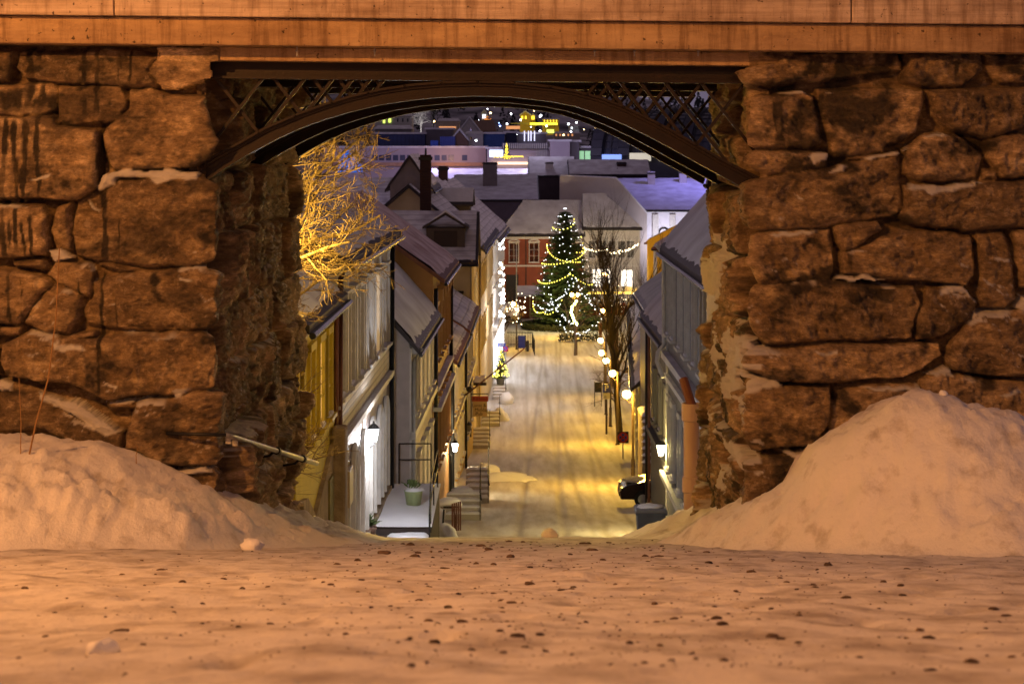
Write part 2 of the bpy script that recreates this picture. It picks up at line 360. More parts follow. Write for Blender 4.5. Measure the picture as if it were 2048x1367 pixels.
# ------------------------------------------------------------------ stone abutments
Y0, YB = 24.0, 31.5; SC = F/Y0
LS = [  # traced stones of the left face (photo pixels)
 [(29,133),(48,155),(110,166),(256,171),(322,170),(304,137),(322,108),(220,97),(128,107),(37,100)], [(-160,95),(22,100),(22,135),(8,158),(-160,160)],
 [(-160,172),(99,166),(109,184),(104,221),(84,228),(-160,230)], [(110,175),(241,173),(250,199),(241,236),(219,247),(139,250),(110,247)],
 [(256,177),(300,172),(337,188),(408,192),(425,280),(418,316),(384,334),(329,336),(227,336),(209,309),(203,269),(223,247),(252,221)],
 [(-60,234),(102,230),(110,250),(194,261),(196,372),(157,397),(-60,400)], [(-60,408),(88,411),(97,426),(97,492),(88,514),(-60,517)],
 [(190,378),(234,356),(402,349),(452,364),(470,470),(455,517),(373,536),(293,532),(183,517),(146,506),(141,462),(154,400)],
 [(110,415),(143,400),(137,499),(110,499),(101,462)], [(25,522),(84,521),(88,540),(30,536)],
 [(90,546),(105,522),(172,522),(180,542),(171,590),(132,577),(88,551)], [(-60,530),(79,551),(105,573),(61,608),(44,647),(-60,647)],
 [(105,564),(158,586),(156,630),(136,665),(88,669),(48,647),(57,617)],
 [(178,562),(246,542),(395,535),(492,546),(501,617),(457,647),(369,656),(246,660),(167,643),(158,617),(176,595)],
 [(136,668),(184,655),(189,668),(140,674)], [(-60,650),(43,652),(39,670),(-60,677)],
 [(9,687),(57,665),(130,670),(189,672),(395,656),(455,669),(461,766),(395,779),(263,792),(211,801),(132,766),(18,748),(4,718)],
 [(-60,750),(26,757),(83,783),(145,836),(237,862),(237,902),(211,911),(127,884),(88,862),(44,858),(-60,867)],
 [(202,801),(263,801),(263,818),(211,823)], [(268,805),(378,779),(469,783),(514,836),(501,898),(435,928),(316,928),(263,898),(241,893),(244,867)],
 [(338,946),(360,933),(466,933),(499,985),(518,1100),(300,1100),(300,960)], [(-60,880),(100,880),(210,920),(300,940),(290,1100),(-60,1100)],
 [(190,525),(215,522),(300,540),(225,541)], [(-60,685),(0,690),(0,745),(-60,745)]]
LP = [[(304,138),(329,107),(412,104),(412,155),(366,168),(333,173)], [(320,96),(700,96),(700,118),(330,118)]]     # lime mortar patches
LSN = [[(190,378),(215,350),(262,338),(300,345),(330,336),(400,345),(392,360),(360,358),(310,364),(300,357),(240,357),(230,373)], [(176,400),(200,422),(198,426),(178,408)],
 [(95,503),(125,498),(150,515),(110,520)], [(72,783),(100,790),(150,800),(200,835),(240,862),(205,865),(160,838),(120,812),(75,795)], [(0,757),(26,762),(24,778),(-20,775)],
 [(345,780),(378,776),(370,786),(350,790)], [(100,683),(160,686),(175,700),(110,694)], [(352,553),(385,560),(378,563),(356,560)], [(342,940),(400,930),(420,938),(360,948)], [(205,760),(230,770),(225,778)], [(68,358),(105,350),(100,358),(70,362)],
 [(-40,407),(20,407),(60,414),(-40,412)]]
RSt = [
 [(1506,194),(1570,186),(1601,184),(1629,194),(1639,238),(1641,281),(1617,299),(1500,301),(1490,250)],
 [(1635,179),(1720,177),(1850,182),(1852,202),(1838,269),(1779,293),(1771,305),(1660,315),(1657,293),(1649,250)],
 [(1856,182),(1973,173),(2060,178),(2090,220),(2032,265),(1973,277),(1901,261),(1866,230)], [(1480,301),(1652,305),(1653,336),(1601,348),(1534,352),(1480,329)],
 [(1530,356),(1633,340),(1735,317),(1803,301),(1807,415),(1791,435),(1656,455),(1518,459),(1455,455),(1453,400),(1470,360)],
 [(1811,297),(1854,269),(1909,269),(1933,285),(1965,313),(1953,352),(1894,364),(1846,364),(1811,348)],
 [(1973,281),(1996,273),(2150,273),(2150,344),(2000,354),(1992,337),(1973,317)], [(1961,337),(1996,340),(1996,360),(1961,358)],
 [(1811,376),(1894,376),(1957,364),(2150,356),(2150,451),(1933,459),(1815,447),(1799,435),(1811,408)],
 [(1504,467),(1538,459),(1668,457),(1672,542),(1660,558),(1518,566),(1500,514)], [(1674,455),(1720,449),(1759,447),(1769,463),(1716,498),(1692,504),(1676,487)],
 [(1684,506),(1724,495),(1795,459),(1846,459),(1941,471),(1945,550),(1933,570),(1815,558),(1688,550)],
 [(1949,463),(2004,459),(2016,479),(2028,534),(2032,600),(2010,620),(1960,615)], [(2020,459),(2150,455),(2150,600),(2044,575),(2030,515)],
 [(1493,568),(1649,558),(1829,576),(1841,609),(1825,675),(1673,683),(1534,691),(1502,666),(1489,613)],
 [(1858,576),(1935,585),(1956,605),(1944,642),(1894,671),(1833,679),(1841,630)],
 [(1498,695),(1673,687),(1886,687),(1890,712),(1853,740),(1812,757),(1628,765),(1547,757),(1493,744)],
 [(1919,666),(1956,630),(2048,617),(2150,640),(2150,757),(1976,748),(1911,740),(1898,716)],
 [(1487,781),(1526,765),(1661,769),(1667,806),(1661,847),(1632,888),(1502,900),(1481,871)],
 [(1673,773),(1845,769),(1847,798),(1800,880),(1700,900),(1661,880),(1667,814)],
 [(1849,757),(1894,740),(1976,757),(2150,765),(2150,900),(1960,900),(1860,860),(1849,798)],
 [(1485,916),(1624,904),(1624,929),(1591,965),(1558,978),(1520,1100),(1480,1100)],
 [(1480,140),(1580,105),(1795,100),(1800,138),(1700,150),(1600,165),(1480,180)], [(1810,110),(1960,105),(1965,140),(1930,172),(1855,176),(1808,165),(1803,145)],
 [(1970,105),(2150,105),(2150,160),(2000,165),(1968,140)], [(1600,990),(1700,905),(1860,890),(2150,910),(2150,1100),(1560,1100)], [(1700,310),(1770,312),(1730,318),(1690,320)]]
RP = [[(1480,96),(1590,100),(1560,128),(1500,140),(1480,135)]]
RSN = [[(1612,312),(1630,303),(1655,303),(1654,322),(1636,322),(1625,326)], [(1722,318),(1800,303),(1800,310),(1740,322)], [(1658,344),(1692,330),(1684,346)], [(1847,270),(1880,263),(1895,269),(1850,272)],
 [(1804,300),(1818,290),(1812,298)], [(1813,376),(1825,367),(1890,371),(1950,362),(1962,366),(1900,380),(1855,386),(1845,376)], [(1538,472),(1560,464),(1635,463),(1620,470),(1548,474)],
 [(1668,560),(1680,551),(1730,550),(1780,558),(1740,561),(1700,560)], [(1875,590),(1895,570),(1925,570),(1952,598),(1930,586),(1905,585)], [(1946,635),(1955,622),(1962,630),(1950,638)],
 [(2028,615),(2048,590),(2080,600),(2060,624)], [(1854,752),(1890,730),(1905,734),(1916,749),(1888,745)], [(1996,786),(2040,774),(2044,782),(2010,790)], [(1632,702),(1678,700),(1678,705),(1634,705)],
 [(1500,765),(1510,746),(1560,758),(1575,766),(1530,770),(1505,788)], [(1722,772),(1790,774),(1836,768),(1840,776),(1780,782)], [(1570,900),(1630,897),(1640,912),(1590,908)], [(1515,692),(1540,692),(1540,697),(1515,698)],
 [(1558,480-45),(1570,436),(1560,440)], [(1588,386),(1600,394),(1606,400),(1594,398)], [(1670,184),(1650,186),(1652,188)], [(1560,187),(1600,182),(1620,188),(1600,190)]]
def on_reveal(pts, Xc):
    return [(max(.04, F*Xc/(x-1024)-Y0), (HY-y)*(F*Xc/(x-1024))/F) for x, y in pts]
def reveal_stones(u0, u1, seed):
    rr = random.Random(seed); out = []; z = -6.3
    while z < 1.2:
        hgt = rr.uniform(.5, .95); u = u0+rr.uniform(-.2, .25)
        while u < u1+.3:
            wd = rr.uniform(.9, 2.3); j = lambda a: rr.uniform(-a, a)
            if rr.random() < .13:
                hm = hgt*rr.uniform(.4, .6)
                for a, b in ((z, z+hm), (z+hm, z+hgt)): out.append([(u+j(.05), a+j(.05)), (u+wd+j(.05), a+j(.05)), (u+wd+j(.05), b+j(.05)), (u+j(.05), b+j(.05))])
            else: out.append([(u+j(.09), z+j(.06)), (u+wd*.5, z-.02+j(.05)), (u+wd+j(.09), z+j(.07)), (u+wd+j(.06), z+hgt*.5), (u+wd+j(.09), z+hgt+j(.07)), (u+wd*.4, z+hgt+j(.05)), (u+j(.09), z+hgt+j(.06))])
            u += wd+.02
        z += hgt
    return out
def pdist(U, V, poly):     # >0 inside
    n = len(poly); ins = np.zeros(U.shape, bool); d = np.full(U.shape, 9.)
    for i in range(n):
        x1, y1 = poly[i]; x2, y2 = poly[(i+1) % n]
        c = ((y1 > V) != (y2 > V)); xi = (x2-x1)*(V-y1)/((y2-y1) or 1e-9)+x1; ins ^= c & (U < xi)
        dx, dy = x2-x1, y2-y1; t = np.clip(((U-x1)*dx+(V-y1)*dy)/(dx*dx+dy*dy+1e-12), 0, 1)
        d = np.minimum(d, np.hypot(U-x1-t*dx, V-y1-t*dy))
    return np.where(ins, d, -d)
def abutment(side, Xc, YBk, front, plaster, snow_front, snow_rev, streaks, label, seed):
    root = empty('stone_abutment', (side*(abs(Xc)+2.5), 27.5, -5.2), label, 'stone wall')
    Lr = YBk-Y0; wide = 4.6 if side < 0 else 4.6
    us = np.concatenate([np.arange(-wide, -.0, .0165), np.arange(0, Lr, .030), np.arange(Lr, Lr+1.6, .06)]); vs = np.arange(-6.6, 1.26, .0165)
    U, V = np.meshgrid(us, vs, indexing='ij')
    Uw = U+fbm(U*2.2, V*2.2, 4, seed)*.055+fbm(U*9, V*9, 3, seed+7)*.012; Vw = V+fbm(U*2.0, V*2.4, 4, seed+3)*.05+fbm(U*9, V*9, 3, seed+8)*.012
    tz = .0098*-1
    def cv(poly): return [(-(side*(x-1024)/SC-abs(Xc)), (HY-y)/SC) for x, y in poly]
    h = np.full(U.shape, -.20); tint = np.full(U.shape, .25); best = np.full(U.shape, -.5)
    stones = [(cv(p), 0) for p in front]+[(p, 0) for p in reveal_stones(.42, Lr+1.2, seed)]+[(cv(p), 1) for p in plaster]
    rr = random.Random(seed+1)
    for poly, kind in stones:
        a = np.array(poly); bb = (U > a[:, 0].min()-.3) & (U < a[:, 0].max()+.3) & (V > a[:, 1].min()-.3) & (V < a[:, 1].max()+.3)
        if not bb.any(): continue
        dd = pdist(Uw[bb], Vw[bb], poly)-(.008 if not kind else -.03); cx, cy = a.mean(0)
        t1, t2, lv, tn = rr.uniform(-.08, .08), rr.uniform(-.07, .07), rr.uniform(-.04, .07), rr.uniform(.05, 1.0)
        prof_ = np.clip(dd/.075, 0, 1); prof_ = 1-(1-prof_)**2.2
        u_, v_ = U[bb], V[bb]
        hh = -.02+.09*prof_+lv+(u_-cx)*t1+(v_-cy)*t2
        # chipped facets
        ca, sa = math.cos(cx*9), math.sin(cx*9); ur, vr = u_*ca-v_*sa, u_*sa+v_*ca
        fac = np.maximum(np.maximum(ur*.10+rr.uniform(-.02, .02), -ur*.07+vr*.09), -vr*.12+fbm(u_*2, v_*2, 3, seed+71)*.05); fac = -(fac-fac.mean())*(1 if rr.random() < .7 else .3); fac = np.clip(fac, -.09, .06)
        q1 = fbm(ur*1.5+cx*7, vr*3.2+cy*5, 4, seed+11)*.10; q1 = np.round(q1/.022)*.022*.55+q1*.45
        fa = fac+q1+np.abs(fbm(ur*3.2, vr*5.5, 5, seed+13+int(cx*5), .62))*-.11+fbm(u_*12, v_*15, 4, seed+17, .65)*.034
        if kind: hh = .055+fbm(u_*3, v_*3, 3, seed+5)*.02; tn = 1.0
        else: hh = hh+fa*prof_*(.9 if cx > .35 else 1)
        if cx > .35: hh = hh*1.35+rr.uniform(-.06, .07)
        cur = best[bb]; up = dd > np.maximum(cur, -.03); edge = np.clip((dd+.03)/.03, 0, 1)
        val = -.20+(hh+.20)*edge
        H = h[bb]; H[up] = np.maximum(val[up], -.2) if not kind else np.where(dd[up] > 0, hh[up], H[up]); h[bb] = H
        T = tint[bb]; T[(dd > 0)] = tn; tint[bb] = T
        cur[up] = dd[up]; best[bb] = cur
        if kind: b2 = best[bb]; b2[dd > 0] = 5; best[bb] = b2
    snow = np.zeros(U.shape)
    for poly in [cv(p) for p in snow_front]+snow_rev:
        a = np.array(poly); bb = (U > a[:, 0].min()-.2) & (U < a[:, 0].max()+.2) & (V > a[:, 1].min()-.2) & (V < a[:, 1].max()+.2)
        if not bb.any(): continue
        rv = 1+3*(a[:, 0].mean() > .3)
        dd = pdist(U[bb]+fbm(U[bb]*8/rv, V[bb]*8, 4, seed+40)*.05*rv*rv, V[bb]+fbm(U[bb]*7/rv, V[bb]*9/rv, 4, seed+41)*.04*rv, poly)
        k = sm(-.012, .012, dd); snow[bb] = np.maximum(snow[bb], k); h[bb] = np.maximum(h[bb], np.where(dd > 0, np.maximum(h[bb]*.5, .03)+np.minimum(.07, dd*.9), -9))
    # dustings that caught on rough, upward-facing bits
    gv = np.gradient(h, axis=1)/.0165
    dust = sm(.7, 1.3, -gv)*sm(.12, .3, fbm(U*2.1, V*2.1, 3, seed+50))*(V < -1.2)
    snow = np.maximum(snow, dust*.85)
    stain = np.zeros(U.shape)
    for (x, ya, yb, wd) in streaks:
        uc = -(side*(x-1024)/SC-abs(Xc)); za, zb = (HY-ya)/SC, (HY-yb)/SC
        cxn = uc+fbm(V*1.2, V*0+x, 3, 3)*.05; ww = wd/SC*(.55+.5*np.abs(fbm(V*3, V*0+x*2, 3, 4))*2)
        stain = np.maximum(stain, sm(1.1, .75, np.abs(U-cxn)/ww)*sm(zb-.05, zb+.1, V)*sm(za+.05, za-.05, V)*.85)
    stain = stain*(.55+.9*vn(U*14, V*5, seed+66))
    pt = fbm(U*1.5, V*2.3, 6, seed+60, .66); stain = np.clip(np.maximum(stain, sm(.02, .34, pt)*(.6 if side < 0 else .86))+sm(.05, .5, fbm(U*6, V*8, 4, seed+61, .7))*.45, 0, .93)*(1-snow)
    # unroll on to the corner
    rc = .10; th = np.clip((U+rc)/(2*rc), 0, 1)*PI/2; th2 = np.clip((U-Lr+rc)/(2*rc), 0, 1)*PI/2
    s_ = 1 if side > 0 else -1
    X = np.where(U < 0, Xc+s_*(-U), np.where(U < Lr, Xc, Xc+s_*(U-Lr))); Yv = np.where(U < 0, Y0, np.where(U < Lr, Y0+U, YBk))
    Xn = -s_*np.sin(th)*np.cos(th2); Yn = -np.cos(th)+np.sin(th2)*(U > Lr-rc)
    # a little batter, and the flank is not quite square to the face
    flare = (.10 if side < 0 else .15)*np.clip(U/Lr, 0, 1)*(1 if side > 0 else 1)
    X = X+h*Xn+flare*(1 if side > 0 else .9); Yv = Yv+h*Yn-.035*np.clip(-V, 0, 6)*np.cos(th)*(U < 1)
    X = X+np.clip(-V-.5, 0, 6)*.018*-s_
    o = gridmesh('masonry', X, Yv, V-.0098*X*0, MASON, root, {'tint': tint, 'snow': snow, 'stain': stain})
    MB().box(Xc+s_*.3 if s_ > 0 else Xc-6.5, Xc+6.5 if s_ > 0 else Xc-.3, Y0+.45, YBk-.35, -7, 1.1).build('core', DARK, root)
    return root
stL = [(55, 95, 230, 12), (35, 240, 500, 6), (52, 235, 395, 8), (10, 235, 520, 7), (20, 180, 230, 24), (83, 165, 230, 9), (78, 235, 400, 7), (203, 240, 400, 7), (167, 190, 240, 6), (196, 100, 235, 5), (197, 195, 235, 11), (170, 95, 170, 5),
       (205, 380, 520, 9), (218, 400, 515, 3), (240, 440, 520, 3), (55, 440, 520, 4), (20, 440, 500, 5), (63, 430, 520, 5), (240, 110, 165, 3), (155, 560, 600, 3), (202, 545, 790, 4), (20, 545, 650, 4), (228, 590, 660, 2), (45, 560, 650, 2), (330, 190, 200, 3), (80, 95, 130, 6), (262, 100, 168, 3)]
stR = [(1690, 100, 175, 30), (1560, 200, 290, 12), (1770, 100, 140, 20), (1640, 185, 230, 5), (1912, 120, 165, 8), (1480, 200, 440, 5), (1700, 500, 540, 8)]
abutment(-1, -3.42, 31.5, LS, LP, LSN, [], stL, 'massive left abutment of rough brown boulders with dark wet streaks and ledges of snow', 3)
revsn = [on_reveal(p, 2.78) for p in [
 [(1475,470),(1487,500),(1489,560),(1470,580),(1462,640),(1450,600),(1440,640),(1420,650),(1405,690),(1402,620),(1408,560),(1430,520),(1450,490)],
 [(1450,610),(1462,600),(1470,720),(1455,750),(1445,690)], [(1490,655),(1515,665),(1520,720),(1500,770),(1485,790),(1475,740),(1480,690)], [(1410,730),(1422,745),(1418,760),(1408,750)],
 [(1470,870),(1495,885),(1516,915),(1510,930),(1490,915)], [(1460,925),(1470,940),(1471,975),(1462,985)], [(1445,815),(1460,825),(1452,840)], [(1496,785),(1506,790),(1500,830)]]]
abutment(1, 2.75, 29.9, RSt, RP, RSN, revsn, stR, 'darker right abutment of layered boulders with drifted snow plastered on its flank', 23)

# ------------------------------------------------------------------ concrete deck and iron arches
root = empty('concrete_bridge_deck', (0, 28, 1.1), 'pale cast concrete bridge deck and parapet spanning above the iron arches', 'bridge')
def tl(x): return -.0098*x
def slab(nm, x0, x1, y0, y1, z0, z1, m, bev=.02):
    return MB().hexa([(x0, y0, z0+tl(x0)), (x1, y0, z0+tl(x1)), (x1, y1, z0+tl(x1)), (x0, y1, z0+tl(x0)), (x0, y0, z1+tl(x0)), (x1, y0, z1+tl(x1)), (x1, y1, z1+tl(x1)), (x0, y1, z1+tl(x0))]).build(nm, m, root, bevel=bev)
slab('ledge_beam', -9, 9, 23.62, 31.9, 1.09, 1.40, CONC2)
for a, b in ((-9, -4.462), (-4.448, 3.792), (3.806, 9)): slab('parapet_panel', a, b, 23.5, 23.9, 1.405, 2.5, CONC, .012)
slab('parapet_panel', -9, 9, 31.6, 32.0, 1.405, 2.5, CONC, .012)
slab('bearing_strip', -4.05, 3.2, 23.97, 24.4, .93, 1.087, CONC2, .015)
for x in (592, 748, 1190, 1270, 1398): mb = MB(); mb.ball(((x-1024)/177, 23.83, (HY-98)/177-.02), .018, 6, 4); mb.tube([((x-1024)/177, 23.84, (HY-112)/177), ((x-1024)/177, 23.84, (HY-84)/177)], .008, 5); mb.build('tie_bolt', STEEL, root)
top_px = [(400,330),(430,309),(470,288),(530,254),(600,224),(650,206),(700,191),(760,177),(820,168),(880,163),(950,161),(1020,163),(1100,171),(1150,180),(1200,193),(1250,212),(1300,236),(1350,262),(1400,291),(1450,320),(1525,357)]
bot_px = [(415,362),(450,337),(500,307),(550,280),(600,257),(650,239),(700,224),(760,210),(820,201),(880,195),(950,192),(1020,194),(1100,203),(1150,213),(1200,229),(1250,250),(1300,274),(1350,301),(1400,329),(1450,356),(1512,390)]
def w2(px, Y=24.2): return ((px[0]-1024)*Y/F, (HY-px[1])*Y/F)
T = [w2(p) for p in top_px]; B = [w2(p) for p in bot_px]
tx = np.array([p[0] for p in T]); tz_ = np.array([p[1] for p in T])
def rib_z(x): return float(np.interp(x, tx, tz_))
def girder(Y, label, lat_seed):
    r = empty('iron_arch_girder', (0, Y, 0), label, 'iron girder', 'iron arch girders under the deck')
    z0, z1 = (HY-160)/SC-.01, (HY-125)/SC+.02
    xa, xb = (410-1024)/173.5, (1493-1024)/173.5
    mb = MB()
    def tb(y0, y1, za, zb): mb.hexa([(xa, y0, za+tl(xa)), (xb, y0, za+tl(xb)), (xb, y1, za+tl(xb)), (xa, y1, za+tl(xa)), (xa, y0, zb+tl(xa)), (xb, y0, zb+tl(xb)), (xb, y1, zb+tl(xb)), (xa, y1, zb+tl(xa))])
    tb(Y-.10, Y+.10, z1-.03, z1); tb(Y-.10, Y+.10, z0, z0+.03); tb(Y-.012, Y+.012, z0+.03, z1-.03)
    mb.build('top_beam', IRON, r)
    # rib: web, upper and lower flanges
    mb = MB(); n = len(T)
    def strip(pa, pb, y0, y1):
        vs = []; fs = []
        for a, b in zip(pa, pb): vs += [(a[0], y0, a[1]), (a[0], y1, a[1]), (b[0], y1, b[1]), (b[0], y0, b[1])]
        for i in range(len(pa)-1):
            k = 4*i
            for j in range(4): fs.append((k+j, k+(j+1) % 4, k+4+(j+1) % 4, k+4+j))
        fs += [(3, 2, 1, 0), tuple(4*(len(pa)-1)+j for j in range(4))]; mb.add(vs, fs)
    def off(pl, d):
        out = []
        for i in range(len(pl)):
            a = pl[max(i-1, 0)]; b = pl[min(i+1, len(pl)-1)]; l = math.hypot(b[0]-a[0], b[1]-a[1]); out.append((pl[i][0]-(b[1]-a[1])/l*d, pl[i][1]+(b[0]-a[0])/l*d))
        return out
    strip(T, off(T, -.028), Y-.10, Y+.10); strip(off(B, .03), B, Y-.13, Y+.13); strip(off(T, -.028), off(B, .03), Y-.015, Y+.015)
    strip(off(T, -.03), off(T, -.06), Y-.05, Y+.05); strip(off(B, .075), off(B, .032), Y-.055, Y+.055)
    mb.build('arch_rib', IRON, r)
    mb = MB()
    for x in np.arange(xa+.2, xb, .42):
        z = rib_z(x); mb.ball((x, Y-.11, z-.015), .014, 6, 3)
    mb.build('rivets', IRON, r)
    # lattice
    lat = MB(); lat2 = MB(); zt = z0+.005
    def diag(x0, dx, mbx, yy, t=.035):
        # run from the beam downwards until the rib
        za = zt+tl(x0); x = x0; z = za; st = 0
        while z > rib_z(x) and st < 400:
            x += dx*.01; z -= .01*1.28; st += 1
        if st > 6: MB().bar((x0, yy, za), (x, yy, z), t, .05, up=(0, 1, 0)).build('lattice_bar', IRON, r)
    px = [(430,1),(547,1),(626,1),(676,1),(716,1),(750,1),(778,1)]; pm = [(525,-1),(609,-1),(665,-1),(705,-1),(740,-1),(768,-1)]
    for x, d in px: diag((x-1024)/173.5, d, lat, Y+.035)
    for x, d in pm: diag((x-1024)/173.5, d, lat2, Y-.02)
    px = [(1490,-1),(1404,-1),(1340,-1),(1295,-1),(1255,-1),(1222,-1),(1195,-1)]; pm = [(1403,1),(1330,1),(1280,1),(1240,1),(1208,1)]
    for x, d in px: diag((x-1024)/173.5, d, lat, Y+.035)
    for x, d in pm: diag((x-1024)/173.5, d, lat2, Y-.02)
    for (x, z, s) in ((T[0][0]-.02, (T[0][1]+B[0][1])/2-.02, -1), (T[-1][0]+.02, (T[-1][1]+B[-1][1])/2-.02, 1)):
        mb = MB(); mb.bar((x-.02*s, Y, z-.15), (x+.05*s, Y, z+.14), .30, .07, up=(1, 0, 0)); mb.bar((x+.03*s, Y, z-.2), (x+.08*s, Y, z+.2), .36, .05, up=(1, 0, 0))
        for dz in (-.1, .1):
            for dy in (-.13, .13): mb.ball((x-.05*s, Y+dy, z+dz), .03, 6, 4)
        mb.build('bearing_shoe', IRON, r)
    return r
girder(24.25, 'nearest cast iron arch with lattice spandrels facing the viewer', 0)
girder(27.7, 'middle iron arch girder behind the nearest one', 1)
girder(31.0, 'farthest iron arch girder on the town side', 2)
# thin rods between arches
# ------------------------------------------------------------------ small things by the bridge
r = empty('handrail', P(560, 905, 27), 'short grey pipe handrail with worn stickers bolted to the left abutment', 'handrail')
a, b, c = P(340, 860, 24.0)+Vector((0, -.25, 0)), P(449, 862, 23.95)+Vector((.06, -.3, 0)), P(626, 926, 28.5)+Vector((.05, 0, 0))
MB().tube([a, b], .020, 8).build('rail', BLACK, r, smooth=True)
MB().tube([b, b.lerp(c, .08), b.lerp(c, .5), c], [.026, .03, .03, .034], 10).build('rail', STEEL, r, smooth=True)
for t in (.52, .82):
    q = b.lerp(c, t); mb = MB(); mb.tube([q+Vector((0, -.03, .04)), q+Vector((-.10, .0, -.06)), q+Vector((-.35, .15, -.12))], .018, 6); mb.tube([q-(c-b).normalized()*.04, q+(c-b).normalized()*.04], .05, 8); mb.build('bracket', BLACK, r)
for t in (.03, .10):
    q = b.lerp(c, t*.9); MB().box(q.x-.035, q.x+.03, q.y-.04, q.y-.03, q.z-.085, q.z-.02).build('sticker', mat('sticker_paper', (.5, .47, .42), (.2, .2, .2), 40), r)
# pinkish drain pipe beside the right abutment
PIPE = mat('pink_drain_pipe', (.55, .42, .36), (.42, .30, .25), 2, .5, .002, 30, stretch=(1, 1, .2))
pb = P(1383, 1060, 31.6); s = F/31.6
r = empty('drain_pipe', pb, 'thick pinkish vertical drain pipe between the grey house and right abutment', 'drain pipe')
zt_, zb_ = (HY-806)/s, (HY-1075)/s
MB().lathe((pb.x, pb.y, 0), [(.118, zb_), (.118, zt_-.15)], 18).build('pipe', PIPE, r, smooth=True)
MB().lathe((pb.x, pb.y, 0), [(.12, zt_-.27), (.15, zt_-.25), (.15, zt_), (.135, zt_), (.135, zt_-.2)], 18).build('collar', PIPE, r)
zc = (HY-958)/s
MB().lathe((pb.x, pb.y, 0), [(.12, zc-.2), (.142, zc-.18), (.142, zc+.03), (.12, zc+.05)], 18).build('collar', PIPE, r)
MB().tube([(pb.x-.10, pb.y+.3, (HY-762)/s), (pb.x+.02, pb.y+.05, zt_-.08)], .07, 10).build('feed_gutter', TILER, r)
# dry stalks in the left bank
STALK = mat('dry_stalk', (.30, .17, .07), None, 9, .8)
def bz(X, Y, f): return gz(Y)+float(f(np.array(float(X)), np.array(float(Y))))
for (px, py0, pts, rad, lab) in ((57, 912, [(57,912),(72,850),(97,760),(112,640),(119,500)], .011, 'tall bent dry grass stalk standing in the left snow bank'),
                             (41, 890, [(41,890),(42,830),(38,740)], .006, 'short straight dry stem next to the tall stalk at far left'),
                             (273, 948, [(273,948),(272,930),(276,918),(273,908)], .006, 'tiny crooked twig poking from the bank under the large boulder')):
    Yk = 22.4 if px < 200 else 23.2
    X = (px-1024)*Yk/F; base = Vector((X, Yk, bz(X, Yk, bankL)))
    dz = base.z-P(px, py0, Yk).z
    q = [P(x, y, Yk)+Vector((0, 0, dz)) for x, y in pts]; q[0].z -= .05
    o = MB().tube(q, [rad*(1-.6*i/len(q)) for i in range(len(q))], 6).build('dry_stalk', STALK); tag(o, lab, 'dry plant'); rebase(o, base)
# lumps of snow on the road, and grit
for (px, py, rpx, lab) in ((1098, 1072, 18, 'fist-sized lump of snow on the crest of the road'), (205, 1278, 30, 'small worn ice lump on the road in the near left corner'), (505, 1092, 22, 'low lump of dirty snow at the foot of the left bank'), (1887, 812, 9, 'small round snowball resting on top of the right heap')):
    Yk = {1098: 29.5, 205: 6.0, 505: 21.5, 1887: 21.9}[px]
    X = (px-1024)*Yk/F; z = float(fore(np.array(X), np.array(Yk))) if px != 1887 else bz(X, Yk, bankR)
    rr_ = rpx*Yk/F; o = MB().blob((X, Yk, z+rr_*.35), (rr_, rr_, rr_*.75), px, 22, 14, .3).build('snow_lump', SNOW, smooth=True); tag(o, lab, 'snow lump'); rebase(o, (X, Yk, z))
GRIT = mat('grit', (.16, .11, .08), (.04, .028, .02), 14, .9)
mb = MB()
for i in range(1900):
    py = 1085+(R.random()**1.5)*272; xx = R.gauss(1150, 480) if i % 5 else R.uniform(0, 2048)
    if not -60 < xx < 2110: continue
    t = (py-HY)/F; Yk = .4/(t-.1738) if t > .1745 else 40
    if Yk > 30.5: Yk = R.uniform(16, 30.5)
    X = (xx-1024)*Yk/F
    if X < -3.0 and Yk > 20 or X > 2.0 and Yk > 20: continue
    rpx = (R.uniform(.8, 2.2) if i % 6 else abs(R.gauss(0, 3.0))+1.6)*(1.3 if Yk < 8 else 1); rr_ = min(rpx*Yk/F, .045)
    z = float(fore(np.array(X), np.array(Yk)))
    mb.blob((X, Yk, z+rr_*.15), (rr_*R.uniform(1, 1.7), rr_, rr_*R.uniform(.5, .8)), i, 6, 4, .35)
o = mb.build('road_grit', GRIT, smooth=False, recalc=False); tag(o, 'dark crumbs of grit and dirt scattered over the trodden snow', 'grit', kind='stuff')

# ------------------------------------------------------------------ street houses
_win = {}
def window_parts(root, key, w, h, frame, pane, nx=1, ny=2, sill=True, hood=False, deep=.07, curtain=False):
    """returns a child 'window' (> pane, sill) at root's origin; outward is local -y, z from the window's foot"""
    fr = MB(); t = .075
    fr.box(-w/2-t, -w/2, -deep, .03, -.02, h+.02); fr.box(w/2, w/2+t, -deep, .03, -.02, h+.02)
    fr.box(-w/2-t-.03, w/2+t+.03, -deep-.02, .03, h+.02, h+.16)
    if hood: fr.box(-w/2-t-.10, w/2+t+.10, -deep-.12, .03, h+.16, h+.22)
    for i in range(1, nx+1): x = -w/2+w*i/(nx+1); fr.box(x-.022, x+.022, -.03, .03, 0, h)
    for i in range(1, ny+1): z = h*i/(ny+1); fr.box(-w/2, w/2, -.028, .03, z-.018, z+.018)
    o = fr.build('window', frame, root, local=True)
    MB().box(-w/2, w/2, .0, .02, 0, h).build('pane', pane, o, local=True)
    if sill:
        s = MB().box(-w/2-t-.05, w/2+t+.05, -deep-.09, .03, -.10, -.02).build('sill', frame, o, local=True)
        MB().blob((0, -.06, 0.0), (w/2+t, .07, .05), 3, 12, 6, .15).build('sill_snow', SNOWR, o, local=True, smooth=True)
    return o
